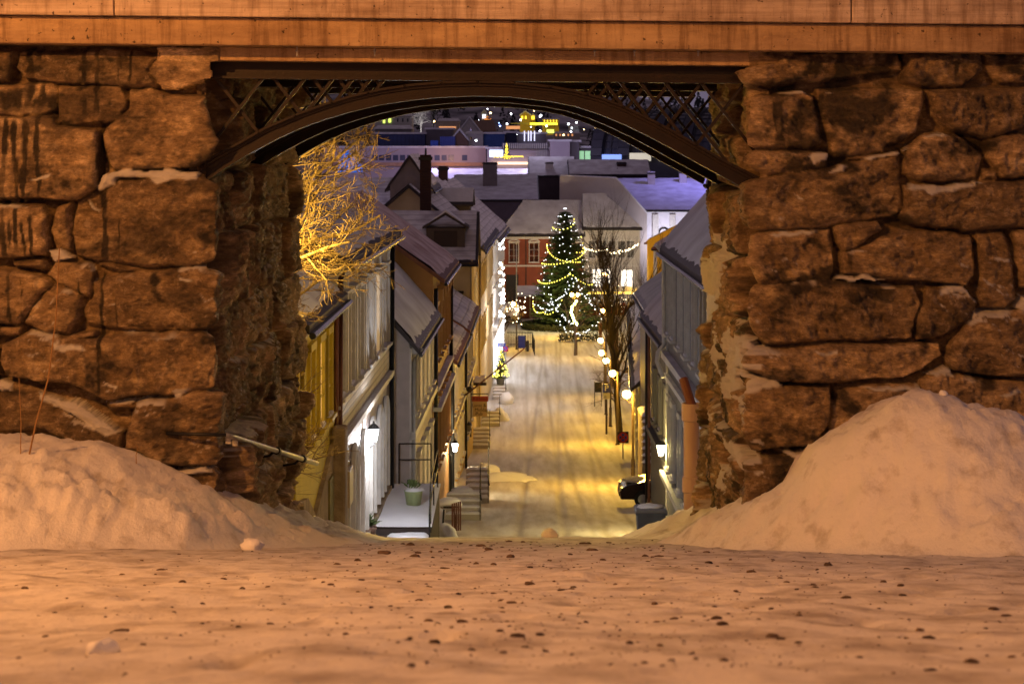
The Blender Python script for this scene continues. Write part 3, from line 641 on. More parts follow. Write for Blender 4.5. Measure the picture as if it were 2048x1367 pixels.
class House:
    def __init__(s, name, label, P0, P1, zb, ze, depth, rise, wall, roof=TILE, group=None, cat='house', gable_front=False, over=.35, rover=.25, snow=SNOWR, snow_in=.12, ridge_d=None, gutter=True, hip=None):
        s.P0 = Vector((*P0, 0)); s.P1 = Vector((*P1, 0)); d = s.P1-s.P0; s.L = d.length; s.t = d/s.L
        s.n = Vector((s.t.y, -s.t.x, 0))
        if s.P0.x > 1.5 and abs(s.t.y) > .5: s.n = -s.n
        s.th = math.atan2(s.n.x, -s.n.y); s.zb = zb; s.ze = ze; s.flip = (s.n.x*s.t.y-s.n.y*s.t.x) < 0
        s.root = empty(name, s.P0.lerp(s.P1, .5)+Vector((0, 0, zb)), label, cat, group)
        D = depth; rd = ridge_d if ridge_d is not None else D/2; s.D = D; s.rd = rd; s.rise = rise
        p = s.p; L = s.L
        cs = [(0, zb), (0, ze), (-rd, ze+rise), (-D, ze), (-D, zb)]
        MB().prism([p(0, a, b) for a, b in cs], s.t*L).build('wall', wall, s.root)
        th = .16
        sl = rise/rd; e = over
        def slab(mb, z_off, t_, s0, s1, dd0):
            up = [(e-dd0, ze-(e-dd0)*sl+z_off), (-rd, ze+rise+z_off), (-D-e+dd0, ze+rise+z_off-(D+e-dd0-rd)*rise/(D-rd))]
            pts = up+[(a, b-t_) for a, b in reversed(up)]
            mb.prism([p(s0, a, b) for a, b in pts], s.t*(s1-s0))
        mb = MB(); slab(mb, th+.02, th, -rover, L+rover, 0); ro = mb.build('roof', roof, s.root); s.roof = ro
        # snow sheet: ragged grid on the street-side slope, plain slab behind
        nu, nv = max(16, min(160, int(L/.11))), 16
        for sidek in (0, 1):
            ri = .16 if rover > .2 else .04; uu = np.linspace(-rover+ri, L+rover-ri, nu); vv = np.linspace(0, 1, nv); Ug, Vg = np.meshgrid(uu, vv, indexing='ij')
            sd = int(abs(s.P0.y*7+s.P0.x*3)) % 97
            if sidek == 0: d0 = e-snow_in-np.abs(fbm(Ug*.9, Ug*0, 4, sd))*.16; dd = d0+(-rd-d0)*Vg; zz = ze+th+.02+(-dd)*sl
            else: d0 = -D-e+snow_in; dd = d0+(-rd-d0)*Vg; zz = ze+th+.02+rise-(-rd-dd)*rise/(D-rd)
            tk = .07+.05*fbm(Ug*.8, Vg*4, 3, sd+1); tk = tk*sm(0, .06, Vg+.01)+.0
            Pt = np.array(s.P0)[:, None, None]+np.array(s.t)[:, None, None]*Ug+np.array(s.n)[:, None, None]*dd
            bare = (fbm(Ug*1.1, Vg*5, 4, sd+3) > -.62) & (np.abs(Ug-(-rover)) > -1)
            gridmesh('roof_snow', Pt[0], Pt[1], zz+tk, snow, ro, mask=bare)
        if hip:
            hl, hr = hip
            for o_ in [ch for ch in s.root.children if ch.name.startswith('wall')]+[ro]+list(ro.children):
                w0 = wloc(o_); me = o_.data; c_ = np.empty(len(me.vertices)*3); me.vertices.foreach_get('co', c_); c_ = c_.reshape(-1, 3)
                g3 = c_+np.array(w0)-np.array(s.P0); sv = g3@np.array(s.t); f_ = np.clip((g3[:, 2]-ze+.05)/rise, 0, 1.05)
                nv_ = np.minimum(np.maximum(sv, -rover+f_*(hl+rover)+0), L+rover-f_*(hr+rover)) if True else sv
                nv_ = np.where(f_ > 0, nv_, sv); c_ += (nv_-sv)[:, None]*np.array(s.t); me.vertices.foreach_set('co', c_.ravel()); me.update()
        if gutter:
            mb = MB(); z = ze-e*sl+.0; mb.tube([p(-rover, e+.05, z), p(L+rover, e+.05, z)], .065, 6); mb.build('gutter', BLACK, s.root)
    def p(s, a, d, z): return s.P0+s.t*a+s.n*d+Vector((0, 0, z))
    def box(s, mb, a0, a1, d0, d1, z0, z1):
        p = s.p; return mb.hexa([p(a0, d0, z0), p(a1, d0, z0), p(a1, d1, z0), p(a0, d1, z0), p(a0, d0, z1), p(a1, d0, z1), p(a1, d1, z1), p(a0, d1, z1)])
    def part(s, nm, m, *bxs, **k):
        mb = MB()
        for b in bxs: s.box(mb, *b)
        return mb.build(nm, m, s.root, **k)
    def windows(s, z, w, h, xs, frame=TRIM, pane=GLASSD, panes=None, **k):
        first = None
        for i, a in enumerate(xs):
            if first is None: o = first = window_parts(s.root, None, w, h, frame, pane, **k)
            else: o = dup(first, s.root)
            q = s.p(a, 0, z)-wloc(s.root); o.location = q; o.rotation_euler = (0, 0, s.th)
            if panes and i in panes:
                for c in o.children:
                    if c.name.startswith('pane'): c.data = c.data.copy(); c.data.materials[0] = panes[i]
    def pipe(s, a, d, z0, z1, m=BLACK, r=.06, kink=.0):
        pts = [s.p(a, d+.25, z1+.15), s.p(a, d+.02, z1-.25), s.p(a, d, z0)] if kink else [s.p(a, d, z1), s.p(a, d, z0)]
        return MB().tube(pts, r, 8).build('downpipe', m, s.root, smooth=True)
    def door(s, a, z, w, h, m, frame=TRIM):
        o = s.part('door', m, (a-w/2, a+w/2, 0, .05, z, z+h)); s.part('door_frame', frame, (a-w/2-.12, a-w/2, 0, .12, z, z+h+.1), (a+w/2, a+w/2+.12, 0, .12, z, z+h+.1), (a-w/2-.15, a+w/2+.15, 0, .16, z+h+.1, z+h+.25))
        return o

# side-row base line helper: a point on the left row at depth Y
def LX(x, Y): return (x-1024)*Y/F
WG = 'wooden houses lining the street'
YEL = boards('yellow_boards', (.60, .47, .05), True, .11); WHV = boards('white_upright_boards', (.50, .44, .42), True, .16); WHB = boards('white_clapboards', (.55, .48, .40), False, .17)
STONEF = mat('rendered_foundation', (.38, .30, .20), (.20, .15, .10), 2.5, .9, .06, 6)
OCH = boards('ochre_boards', (.42, .22, .09), True, .13); SALM = boards('buff_boards', (.50, .34, .15), True, .13)
CREAM = mat('cream_render', (.55, .45, .26), (.46, .37, .21), 1.5, .85, .01, 8); WHR = mat('white_render', (.72, .68, .60), (.6, .56, .5), 1.5, .85, .01, 8)
GREYB = boards('grey_blue_boards', (.22, .22, .23), True, .13); DKB = boards('dark_grey_boards', (.13, .12, .12), True, .14)

# A: yellow house just behind the bridge
A = House('yellow_house', 'yellow boarded house just behind the left stone abutment', (-3.85, 36.9), (-3.81, 44.45), -9.0, -3.15, 6, 1.7, YEL, group=WG, over=.32)
A.part('corner_board', YEL, (-.02, .22, 0, .05, -9, -3.2)); A.part('corner_board', YEL, (7.3, 7.55, 0, .05, -9, -3.2))
A.windows(-5.55, .85, 1.65, [.9, 2.9, 4.8, 6.5], frame=YEL, pane=GLASSD, panes={2: GLOWWARM}, nx=1, ny=2)
A.part('band', YEL, (0, 7.55, 0, .07, -5.85, -5.72)); A.part('cornice', WHB, (0, 7.55, 0, .12, -3.5, -3.2))
mb = MB(); xs_ = [(0, -6.3), (1.8, -6.5), (3.3, -7.1), (5.6, -6.6), (7.5, -6.1), (7.5, -9), (0, -9)]
mb.prism([A.p(a, .0, z) for a, z in xs_], A.n*.09); mb.build('foundation', STONEF, A.root)
A.part('stone_pillar', STONEF, (6.9, 7.5, .05, .34, -9, -5.9), bevel=.05); A.part('door', boards('olive_door', (.20, .17, .05)), (5.7, 6.6, .06, .13, -8.9, -6.8))
A.pipe(7.48, .1, -6.1, -3.3, TILER, .05)

# B: white house with arched ground floor and a bright wall lamp
B = House('white_house', 'tall white wooden house with pale clapboard band and arched ground floor openings', (-3.80, 44.6), (-3.53, 59.5), -11.6, -2.45, 7, 1.5, WHV, group=WG, over=.38)
B.windows(-5.45, .95, 2.05, [1.3, 3.6, 5.9, 8.2, 10.5, 12.8], panes={4: GLOWWARM}, nx=1, ny=2, deep=.10, hood=True)
B.part('frieze', WHB, (0, 14.9, 0, .10, -2.95, -2.5)); B.part('clapboard_band', WHB, (0, 14.9, 0, .06, -6.35, -5.62)); B.part('moulding', TRIM, (0, 14.9, 0, .20, -6.5, -6.36)); B.part('moulding', TRIM, (0, 14.9, 0, .16, -5.62, -5.55))
for a in (.1, 2.45, 4.75, 7.05, 9.35, 11.65, 14.75): B.part('pilaster', TRIM, (a-.11, a+.11, 0, .09, -5.54, -2.95))
for a in (2.0, 4.4, 6.8, 9.2, 11.6, 13.6):
    mb = MB(); pts = [B.p(a-.5, .02, -9.5), B.p(a-.5, .02, -7.6)]+[B.p(a-.5*math.cos(t), .02, -7.6+.5*math.sin(t)) for t in np.linspace(.3, PI-.3, 7)]+[B.p(a+.5, .02, -7.6), B.p(a+.5, .02, -9.5)]
    mb.prism(pts, B.n*.03); fr = mb.build('arched_door', mat('grey_door', (.33, .31, .30), None, 4, .5), B.root)
    B.part('door_jamb', TRIM, (a-.62, a-.5, 0, .13, -9.5, -7.5), (a+.5, a+.62, 0, .13, -9.5, -7.5))
    arc = [B.p(a-.56*math.cos(t), .07, -7.55+.56*math.sin(t)) for t in np.linspace(0, PI, 10)]; MB().tube(arc, .07, 5).build('arch_moulding', TRIM, B.root)
B.part('plinth', STONEF, (0, 14.9, 0, .14, -11.6, -9.62)); B.pipe(14.85, .12, -9.7, -2.6, BLACK, .075, kink=1); B.pipe(.1, .12, -6.1, -2.6, TILER, .07, kink=1)

# C: pale house with a two-pitch snowy roof
Cc = House('pale_house', 'pale boarded house with low purple-white mansard roof and white downpipe', (-2.98, 61.0), (-2.77, 73.1), -13.5, -5.75, 6, 1.9, WHV, group=WG, over=.30, ridge_d=1.7)
MB().prism([Cc.p(0, -1.7, -3.85), Cc.p(0, -4.2, -2.1), Cc.p(0, -6, -3.6)], Cc.t*Cc.L).build('upper_roof', SNOWR, Cc.roof)
Cc.windows(-8.0, .85, 1.8, [1.6, 3.8, 6.0, 8.2, 10.4], frame=TRIM, panes={0: GLOWWARM, 1: GLOWWARM, 3: GLOWWARM}, deep=.12); Cc.windows(-11.2, .85, 1.7, [3.6, 6.0, 8.2, 10.4], panes={0: GLOWWARM, 1: GLOWWARM, 2: GLOWWARM}, deep=.12)  # glowing panes here stand in for warm reflections on the windows
Cc.part('eave_brackets', TRIM, *[(a, a+.14, 0, .26, -6.1, -5.85) for a in np.arange(.2, 12, .9)]); Cc.part('belt', TRIM, (0, 12.1, 0, .18, -8.55, -8.35)); Cc.part('corner_board', TRIM, (0, .25, 0, .06, -13, -5.9))
Cc.pipe(.12, .1, -11.5, -6.05, TRIM, .075, kink=1)

# D: orange-brown house with reddish snow on its tiles
D = House('orange_brown_house', 'orange-brown boarded house with reddish snow on its steep tiles', (-2.76, 73.3), (-2.56, 84.6), -15.5, -4.55, 7, 2.5, OCH, roof=TILER, group=WG, over=.42, snow=mat('thin_reddish_snow', (.80, .64, .62), (.42, .26, .24), 1.2, .8, .05, 5, det=10))
D.windows(-7.6, .8, 1.9, [1.5, 3.8, 6.1, 8.4, 10.4], frame=OCH, deep=.12); D.windows(-11.4, .9, 2.2, [1.5, 3.8, 6.1, 8.4, 10.4], frame=OCH, pane=GLASSD, deep=.12)
D.part('belt', SNOWR, (0, 11.3, 0, .22, -8.6, -8.45), (0, 11.3, 0, .3, -9.3, -9.15)); D.pipe(.1, .1, -14, -5, BLACK, .07); D.pipe(11.2, .1, -14.5, -5, BLACK, .08, kink=1)
for a in (1, 3, 5, 7, 9): D.part('cornice_block', OCH, (a, a+.3, 0, .3, -5.5, -5.1))

# two low gables between the brown house and the cream one
for nm, lab, p0, p1, ze in (('buff_house', 'low buff house next after the orange-brown one, snow on its short roof', (-2.50, 85.3), (-2.26, 97.5), -8.75), ('buff_house', 'low buff house under the wall of the tall cream building', (-2.25, 98.2), (-2.05, 112.6), -8.65)):
    h = House(nm, lab, p0, p1, -17, ze, 5, 1.6, SALM, roof=TILER, group=WG, over=.3, snow=TSNOW)
    h.windows(ze-2.3, .8, 1.6, [1.4, 3.6, 5.8, 8, 10.2], frame=TRIM, panes={1: GLOWWARM}, deep=.1); h.windows(ze-5.2, .8, 1.7, [1.4, 3.6, 5.8, 8, 10.2], frame=TRIM, deep=.1, panes={2: GLOWWARM})
    h.part('frieze', TRIM, (0, h.L, 0, .14, ze-.45, ze-.1)); h.part('belt', TRIM, (0, h.L, 0, .14, ze-2.95, ze-2.8)); h.pipe(.1, .1, -16, ze-.2, BLACK, .06)

# E: tall cream building: near block with its roof slope towards the viewer, dormer on it, long block behind
E1 = House('cream_end_house', 'tall cream house with a dark grid window, its roof and dormer turned to the viewer', (-9.6, 113), (-2.06, 113), -18.5, -6.25, 9, 2.35, CREAM, group=WG, cat='building', over=.4, snow=TSNOW, snow_in=.2)
E1.windows(-9.9, 1.0, 1.9, [6.4], frame=BLACK, pane=GLASSD, nx=3, ny=3, sill=False); E1.pipe(7.45, .1, -17, -6.3, CREAM, .07, kink=1)
for k, (ya, yb) in enumerate(((114.6, 115.6), (117.4, 118.4), (120, 121))):
    for z in (-9.2, -12.6): MB().box(-2.06, -1.99, ya, yb, z, z+1.9).build('side_window', TRIM, E1.root)
E = House('cream_town_building', 'long cream building with rows of plain windows behind the cream end house', (-2.0, 122.3), (-1.39, 150), -18.5, -5.9, 8, 3.4, CREAM, group=WG, cat='building', over=.45, snow=TSNOW, snow_in=.2, rover=.5)
for z in (-9.2, -12.6): E.windows(z, 1.0, 1.9, [1.6+3*i for i in range(9)], frame=CREAM, deep=.08, sill=False)
E.pipe(.3, .1, -17, -6.0, CREAM, .07, kink=1)
# dormer
def dormer(H, a, wdt, zf, hh, d0, mroof=TILE):
    mb = MB(); H.box(mb, a-wdt/2, a+wdt/2, d0-2.2, d0, zf, zf+hh); o = mb.build('dormer', mat('dormer_boards', (.10, .08, .07), None, 3, .8, wave=('Y', .15)), H.roof)
    mb = MB(); e = .2
    mb.prism([H.p(a-wdt/2-e, d0+.25, zf+hh-.05), H.p(a, d0+.25, zf+hh+wdt*.33), H.p(a+wdt/2+e, d0+.25, zf+hh-.05), H.p(a+wdt/2+e, d0+.25, zf+hh+.08), H.p(a, d0+.25, zf+hh+wdt*.33+.16), H.p(a-wdt/2-e, d0+.25, zf+hh+.08)], H.n*-2.4); mb.build('dormer_roof', mroof, o)
    mb = MB(); mb.prism([H.p(a-wdt/2-e+.05, d0+.2, zf+hh+.09), H.p(a, d0+.2, zf+hh+wdt*.33+.17), H.p(a+wdt/2+e-.05, d0+.2, zf+hh+.09), H.p(a, d0+.2, zf+hh+wdt*.33+.27)], H.n*-2.3); mb.build('dormer_snow', SNOWR, o)
    MB().prism([H.p(a-wdt*.3, d0+.02, zf+.25), H.p(a+wdt*.3, d0+.02, zf+.25), H.p(a+wdt*.3, d0+.02, zf+hh-.15), H.p(a-wdt*.3, d0+.02, zf+hh-.15)], H.n*.03).build('dormer_window', GLASSD, o)
dormer(E1, 6.0, 2.1, -5.75, 1.25, -.9); dormer(E, 14, 2.6, -5.3, 1.4, -1.0)
SOOT = mat('sooty_brick', (.055, .025, .02), None, 4, .8, wave=('Z', .15))
def chimney(H, a, d, z0, z1, w=1.0, m=SOOT, arch=False):
    o = H.part('chimney', m, (a-w/2, a+w/2, d-w/2, d+w/2, z0, z1)); o.parent = H.roof; o.location = Vector((0, 0, 0))+wloc(H.root)*0
    mb = MB(); H.box(mb, a-w/2-.08, a+w/2+.08, d-w/2-.08, d+w/2+.08, z1-.3, z1-.12)
    if arch: mb.tube([H.p(a, d-w*.45*math.cos(t), z1+w*.55*math.sin(t)) for t in np.linspace(0, PI, 9)], .05, 5)
    c = mb.build('chimney_cap', BLACK, o); c.location = (0, 0, 0)
    MB().blob(H.p(a, d, z1-.06), (w*.45, w*.45, .1), 4, 10, 5, .2).build('chimney_snow', SNOWR, o)
    return o
G = House('white_lit_shop', 'bright white shop front washed in cool light at the bottom of the left row', (-1.38, 150.4), (-.70, 172), -19, -6.5, 8, 3.6, WHR, group=WG, cat='building', over=.5, snow=TSNOW, snow_in=.2)
for z in (-9.3, -12.4): G.windows(z, 1.1, 1.9, [2+2.6*i for i in range(8)], pane=GLASSD, deep=.12, sill=False)
G.part('cornice', TRIM, (0, 21.7, 0, .4, -7, -6.6)); G.part('belt', TRIM, (0, 21.7, 0, .3, -13.3, -13.0)); G.part('shop_window', emit('cool_shop_window', (.93, .95, 1), 5), *[(a, a+1.8, .02, .06, -16.6, -14.2) for a in (1.5, 4.4, 7.3, 10.2, 13.1, 16, 18.8)])
chimney(E1, 4.75, -5.0, -4.2, -.55, .62, SOOT, arch=True)
chimney(G, 10, -4.2, -4, -1.6, .7)
# house behind the left row: gable peak beside the chimney
Gg = House('snowy_front_gable_house', 'small front gable with streaky snow just left of the tall chimney', (-4.9, 124), (-4.9, 136), -18, -2.4, 2.3, 1.6, WHV, over=.3, rover=.3, snow=TSNOW)

Bh = House('dark_roofed_back_house', 'wide dark-roofed house behind the gold-lit branches on the left', (LX(520, 172), 172), (LX(812, 172), 172), -19, -6.2, 12, 3.2, mat('back_house_wall', (.16, .12, .11), None, 1, .8), over=.4, snow=TSNOW)
Y_ = 168.0; r_ = empty('blue_lit_gable', P(695, 330, Y_), 'small gable front lit vivid blue seen through the golden branches', 'house')
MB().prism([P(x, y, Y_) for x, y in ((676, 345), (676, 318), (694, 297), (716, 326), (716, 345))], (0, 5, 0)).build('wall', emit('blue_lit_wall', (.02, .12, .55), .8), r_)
MB().prism([P(x, y, Y_-.2) for x, y in ((674, 320), (694, 296.5), (718, 328), (718, 325), (694, 293), (674, 317))], (0, 5.4, 0)).build('roof', TSNOW, r_)
# right-hand row
H1 = House('grey_house', 'grey boarded house with tall pale windows squeezed behind the right abutment', (4.70, 44), (4.70, 63.4), -13, -3.0, 7, 4.0, GREYB, group=WG, over=.25, snow_in=.08)
H1.windows(-5.6, .85, 2.1, [7.4, 9.7, 12.0, 14.3, 16.8, 18.5], frame=TRIM, pane=glass('pale_pane', (.35, .33, .28), .12), nx=1, ny=2, deep=.08); H1.windows(-9.6, .85, 2.0, [9.7, 12.0, 14.3, 16.8, 18.4], frame=TRIM, deep=.08)  # upper panes are pale glass
H1.part('frieze', TRIM, (0, 19.4, 0, .09, -3.5, -3.1)); H1.part('belt', SNOWR, (0, 19.4, 0, .20, -6.4, -6.2), (0, 19.4, 0, .12, -7.0, -6.86))
mb = MB(); mb.tube([H1.p(19.2, .35, -3.0), H1.p(19.25, .12, -3.3), H1.p(19.25, .12, -6.0), H1.p(19.3, .3, -6.25), H1.p(19.1, .34, -6.5), H1.p(18.6, .2, -6.9)], .07, 8); mb.build('downpipe', TRIM, H1.root, smooth=True)
H1.part('pilaster', TRIM, (19.15, 19.4, 0, .06, -13, -3.1)); H1.part('drip_board', TRIM, (6, 19.4, 0, .25, -9.95, -9.8))
H2 = House('dark_boarded_house', 'dark boarded house with purple snowy roof and a lit wall lantern on the right', (4.90, 63.8), (4.88, 73.8), -14.5, -5.75, 6, 3.0, DKB, group=WG, over=.38, snow_in=.06)
H2.windows(-9.3, .8, 1.6, [2.5, 5.0, 7.5], frame=DKB, deep=.08); H2.part('belt', DKB, (0, 10, 0, .18, -10.0, -9.8)); H2.pipe(9.95, .14, -14.2, -6.0, BLACK, .07); H2.pipe(9.2, .12, -14.2, -6.0, TILER, .05)
H2.part('plinth', STONEF, (0, 10, 0, .14, -14.5, -12.4))
H3 = House('pale_green_house', 'pale greenish house behind the bare street tree on the right side', (6.1, 101), (8.6, 150), -18, -11.6, 6, 1.8, mat('pale_green_boards', (.50, .50, .30), (.42, .42, .25), 2, .7, wave=('Y', .16)), group=WG, over=.35)
H3.windows(-13.9, .9, 1.5, [3+3.2*i for i in range(14)], deep=.1, sill=False); H3.windows(-16.6, .9, 1.9, [3+3.2*i for i in range(14)], deep=.1, sill=False, panes={2: GLOWWARM, 5: GLOWWARM})
H4 = House('sheet_roofed_outbuilding', 'low building with a pale sheet metal roof above the purple roof', (5.95, 90), (6.1, 100), -16, -7.0, 4.5, 1.6, DKB, roof=mat('zinc_sheet', (.42, .42, .40), (.3, .3, .3), 1, .5, wave=('Y', 1.1)), over=.3, snow=mat('thin_frosted_zinc', (.5, .52, .5), (.34, .36, .35), 1.5, .6))
H5 = House('yellow_corner_building', 'bright yellow building with snow-dusted tiled roof at the right of the square', (12.6, 187), (26, 187), -18, -8.9, 9, 3.2, mat('bright_yellow_render', (.72, .40, .02), (.62, .33, .02), 1, .8), roof=TILER, cat='building', over=.6, snow=mat('dusted_tiles', (.66, .58, .58), (.40, .32, .32), .8, .8, wave=('Z', .3)), hip=(5.5, 0))
H5.windows(-12.2, 1.1, 1.9, [4.6, 8, 11], frame=TRIM, pane=GLASSD); H5.part('corner_board', TRIM, (0, .3, 0, .08, -18, -9.0)); H5.part('cornice', TRIM, (0, 13.4, 0, .3, -9.3, -9.0)); H5.part('window_shine', emit('pink_lamp', (1, .1, .25), 3), (3.6, 4.0, .05, .1, -11.6, -10.6))

# ------------------------------------------------------------------ the square's far side
RED = mat('red_render', (.26, .075, .042), (.20, .055, .03), 1, .8)
def front(name, label, x0, x1, Y, ybase, yeave, yridge, depth, wall, **k):
    ze = (HY-yeave)*Y/F; zb = (HY-ybase)*Y/F-.6; Yr = Y+depth/2; rise = (HY-yridge)*Yr/F-ze
    return House(name, label, (LX(x0, Y), Y), (LX(x1, Y), Y), zb, ze, depth, rise, wall, **k)
Rd = front('red_house', 'brick-red two storey house with white arched windows facing the square', 1001, 1166, 235, 606, 466, 404, 10, RED, cat='building', over=.5, snow=SNOWR, hip=(2.4, 0))
z1 = (HY-524)*235/F; z2 = (HY-590)*235/F
def hood_windows(H, z, w, h, xs, **k):
    H.windows(z, w, h, xs, sill=True, hood=True, **k)
    for a in xs: MB().tube([H.p(a-(w/2+.12)*math.cos(t), .1, z+h+.12+.30*math.sin(t)) for t in np.linspace(0, PI, 7)], .10, 5).build('window_arch', TRIM, H.root)
hood_windows(Rd, z1, 1.0, 2.1, [1.5, 4.0-.25, 6.3, 8.6], nx=1, ny=2, pane=glass('bluish_pane', (.12, .12, .11), .2))
Rd.part('belt', TRIM, (0, 9.2, 0, .14, z1-.5, z1-.32)); Rd.part('dentil_frieze', TRIM, (0, 9.2, 0, .2, Rd.ze-.65, Rd.ze-.1)); Rd.part('corner_quoin', TRIM, (0, .25, 0, .08, -17.8, Rd.ze-.6)); Rd.part('rainwater_strip', BLACK, (2.8, 2.9, .0, .06, -17.8, Rd.ze-.6))
for a in (1.3, 5.4, 7.5): Rd.part('shop_door', BLACK, (a-.7, a+.7, 0, .05, -17.6, -14.5)); Rd.part('door_frame', RED, (a-.85, a-.7, 0, .12, -17.6, -14.4), (a+.7, a+.85, 0, .12, -17.6, -14.4))
Gy = front('pale_grey_house', 'pale grey two storey house with a row of narrow upper windows behind the square', 1168, 1280, 235, 606, 453, 391, 10, mat('pale_grey_render', (.55, .52, .48), (.46, .43, .4), 1, .8), cat='building', over=.5, hip=(0, 3.4))
Gy.windows((HY-516)*235/F, .75, 1.9, [.9, 2.1, 3.15, 4.2, 5.2], nx=1, ny=1, pane=GLASSD); Gy.part('belt', TRIM, (0, 6.2, 0, .14, -13.6, -13.4)); Gy.part('shopfront', emit('shop_light', (1, .92, .8), 2.6), (1.0, 2.9, .03, .08, -16.4, -13.9), (4.2, 5.4, .03, .08, -16.2, -14.0))
Gy.part('shopfront_frame', BLACK, (1.9, 1.98, .08, .12, -16.5, -13.8), (.9, 3.0, .08, .12, -15.0, -14.9), (4.75, 4.82, .08, .12, -16.3, -13.9))
Yw = 245.6; r = empty('blank_wall_building', (LX(1215, Yw), Yw+1.5, -18.3), 'building with a big blank beige wall and slanting top edge behind the grey house', 'building')
MB().prism([P(x, y, Yw) for x, y in ((1120, 352), (1232, 357), (1294, 428), (1294, 615), (1120, 615))], (0, 2.4, 0)).build('wall', mat('blank_render', (.52, .46, .42), (.40, .35, .32), .35, .85), r)
MB().prism([P(x, y, Yw) for x, y in ((1120, 349.5), (1233, 354.5), (1296, 426), (1294, 428), (1232, 357.2), (1120, 352.2))], (0, 2.6, 0)).build('coping', SNOWR, r)
Bl = front('blue_roofed_hall', 'white-lit hall under a broad violet-blue snowy roof at upper right', 1240, 1440, 248.6, 606, 421, 360, 30, mat('violet_lit_white_wall', (.75, .74, .78), (.65, .64, .7), 1, .7), cat='building', over=.4, snow=SNOWR)
for i, x in enumerate((4.2, 6.2, 8.2)):
    Bl.part('pilaster', TRIM, (x-.35, x+.35, 0, .25, -12, -8.2)); MB().tube([Bl.p(x+1-.6*math.cos(t), .1, -10.4+.6*math.sin(t)) for t in np.linspace(0, PI, 8)], .12, 5).build('arch', BLACK, Bl.root)
chimney(Bl, 4.5, -12, -5, -3.3, .9, WHR); chimney(Bl, 8.5, -13, -5, -3.2, .9, WHR)
# low roofs between the left row and the square's back
Q1 = front('flat_snowy_roof_hall', 'wide hall with smooth low snowy roof left of the red house', 905, 1075, 285, 606, 401, 352, 36, mat('brown_grey_wall', (.14, .11, .11), None, 1, .8), cat='building', over=.3)
Q2 = front('low_roof_building', 'long dark building with a thin snowy roof behind the smooth hall', 860, 1060, 330, 606, 372, 340, 20, mat('dark_brown_wall', (.07, .05, .05), None, 1, .8), cat='building', over=.3)
Q3 = front('dark_long_building', 'long dark building behind the gable wall under the arch crown', 1140, 1300, 318, 606, 350, 322, 14, mat('dark_umber_wall', (.05, .035, .035), None, 1, .8), cat='building', over=.3)
Q4 = front('peaked_snow_roof_building', 'building with a steep snowy hipped roof right of the lit shopping centre', 1060, 1150, 322, 606, 352, 316, 16, mat('dark_brown_wall', (.07, .05, .05), None, 1, .8), cat='building', over=.3)
Q5 = front('right_edge_building', 'dark building with blue snow stripe by the right abutment', 1385, 1500, 300, 606, 372, 330, 20, mat('dark_umber_wall', (.05, .035, .035), None, 1, .8), cat='building', over=.3)
chimney(Q1, 5, -10, -6, -2.4, 2.0, mat('vent_box', (.2, .17, .15), None, 1, .8)); chimney(Q4, 3, -3, -6, -2.6, 1.2, WHR); chimney(Q3, 8, -4, -5, -2.6, 1.4)

# ------------------------------------------------------------------ street lamps
GLOBE = emit('lamp_globe_glow', (1, .66, .22), 30); GLOBEW = emit('lantern_glow', (.95, .97, 1), 30)
POST = mat('lamp_post_paint', (.05, .035, .03), None, 8, .5)
def lamp_post(X, Y, zg, H=3.9, n=1):
    r = empty('street_lamp', (X, Y, zg), 'x', 'street lamp', 'globe street lamps down the hill')
    MB().lathe((X, Y, zg), [(.12, -.2), (.12, .03), (.085, .06), (.085, 1.05), (.06, 1.12), (.052, H-.05), (.04, H+.05)], 10).build('post', POST, r, smooth=True)
    for k in range(n):
        s_ = -1 if k == 0 else 1
        MB().tube([(X, Y, zg+H-.35), (X+s_*.15, Y-.03, zg+H-.42), (X+s_*.27, Y-.05, zg+H-.27)], .02, 6).build('arm', POST, r)
        g = MB().ball((X+s_*.27, Y-.05, zg+H-.05), .185, 14, 9).build('globe', GLOBE, r, smooth=True)
        MB().lathe((X+s_*.27, Y-.05, zg+H+.10), [(.10, 0), (.08, .04), (.02, .08)], 10).build('cap', POST, r)
    return r
lp = [(1266, 89, 1, 'nearest globe street lamp on the right, by the dark boarded house'), (1235, 114, 1, 'second globe street lamp up from the dark boarded house, beside the bare tree trunk'), (1221, 124, 1, 'third globe street lamp, just in front of the blue parking sign'),
      (1212, 131, 1, 'fourth globe street lamp in the right-hand line, behind the parking sign'), (1209, 141, 1, 'fifth globe street lamp, last before the square'), (1212, 170, 1, 'globe street lamp at the right edge of the square beyond the hedge'),
      (1150, 190, 2, 'twin globe street lamp shining in front of the tall spruce'), (1033, 178, 1, 'globe street lamp by the iron railing on the left of the square'), (1209, 222, 2, 'distant twin globe street lamp before the pale grey house')]
LPW = {89: 800, 114: 700, 124: 260, 131: 260, 141: 260, 170: 420, 190: 800, 178: 420, 222: 600}
for x, Y, n, lab in lp:
    X = LX(x, Y); r = lamp_post(X, Y, gz(Y), 3.9, n); r['label'] = lab
    light('street_lamp_light', (X-.27-.1, Y-.42, gz(Y)+3.85), LPW[Y]*2.1, GOLD, .17)
def lantern(X, Y, z, nx, label, lit, hang=False, power=90, col=(.9, .95, 1)):
    r = empty('wall_lantern', (X, Y, z), label, 'lantern')
    if not hang: MB().tube([(X-nx*.34, Y, z-.25), (X-nx*.12, Y, z-.36), (X, Y, z-.26), (X, Y, z-.18)], .018, 6).build('bracket', BLACK, r)
    MB().lathe((X, Y, z), [(.06, -.18), (.12, .12), (.12, .13)], 6).build('glass_body', GLOBEW if lit else glass('dull_lantern_glass', (.15, .13, .1), .3), r)
    MB().lathe((X, Y, z), [(.16, .13), (.10, .21), (.03, .27), (.02, .33)], 6).build('cap', BLACK, r)
    if lit: light('lantern_light', (X+nx*.22, Y-.05, z-.05), power, col, .08)
    return r
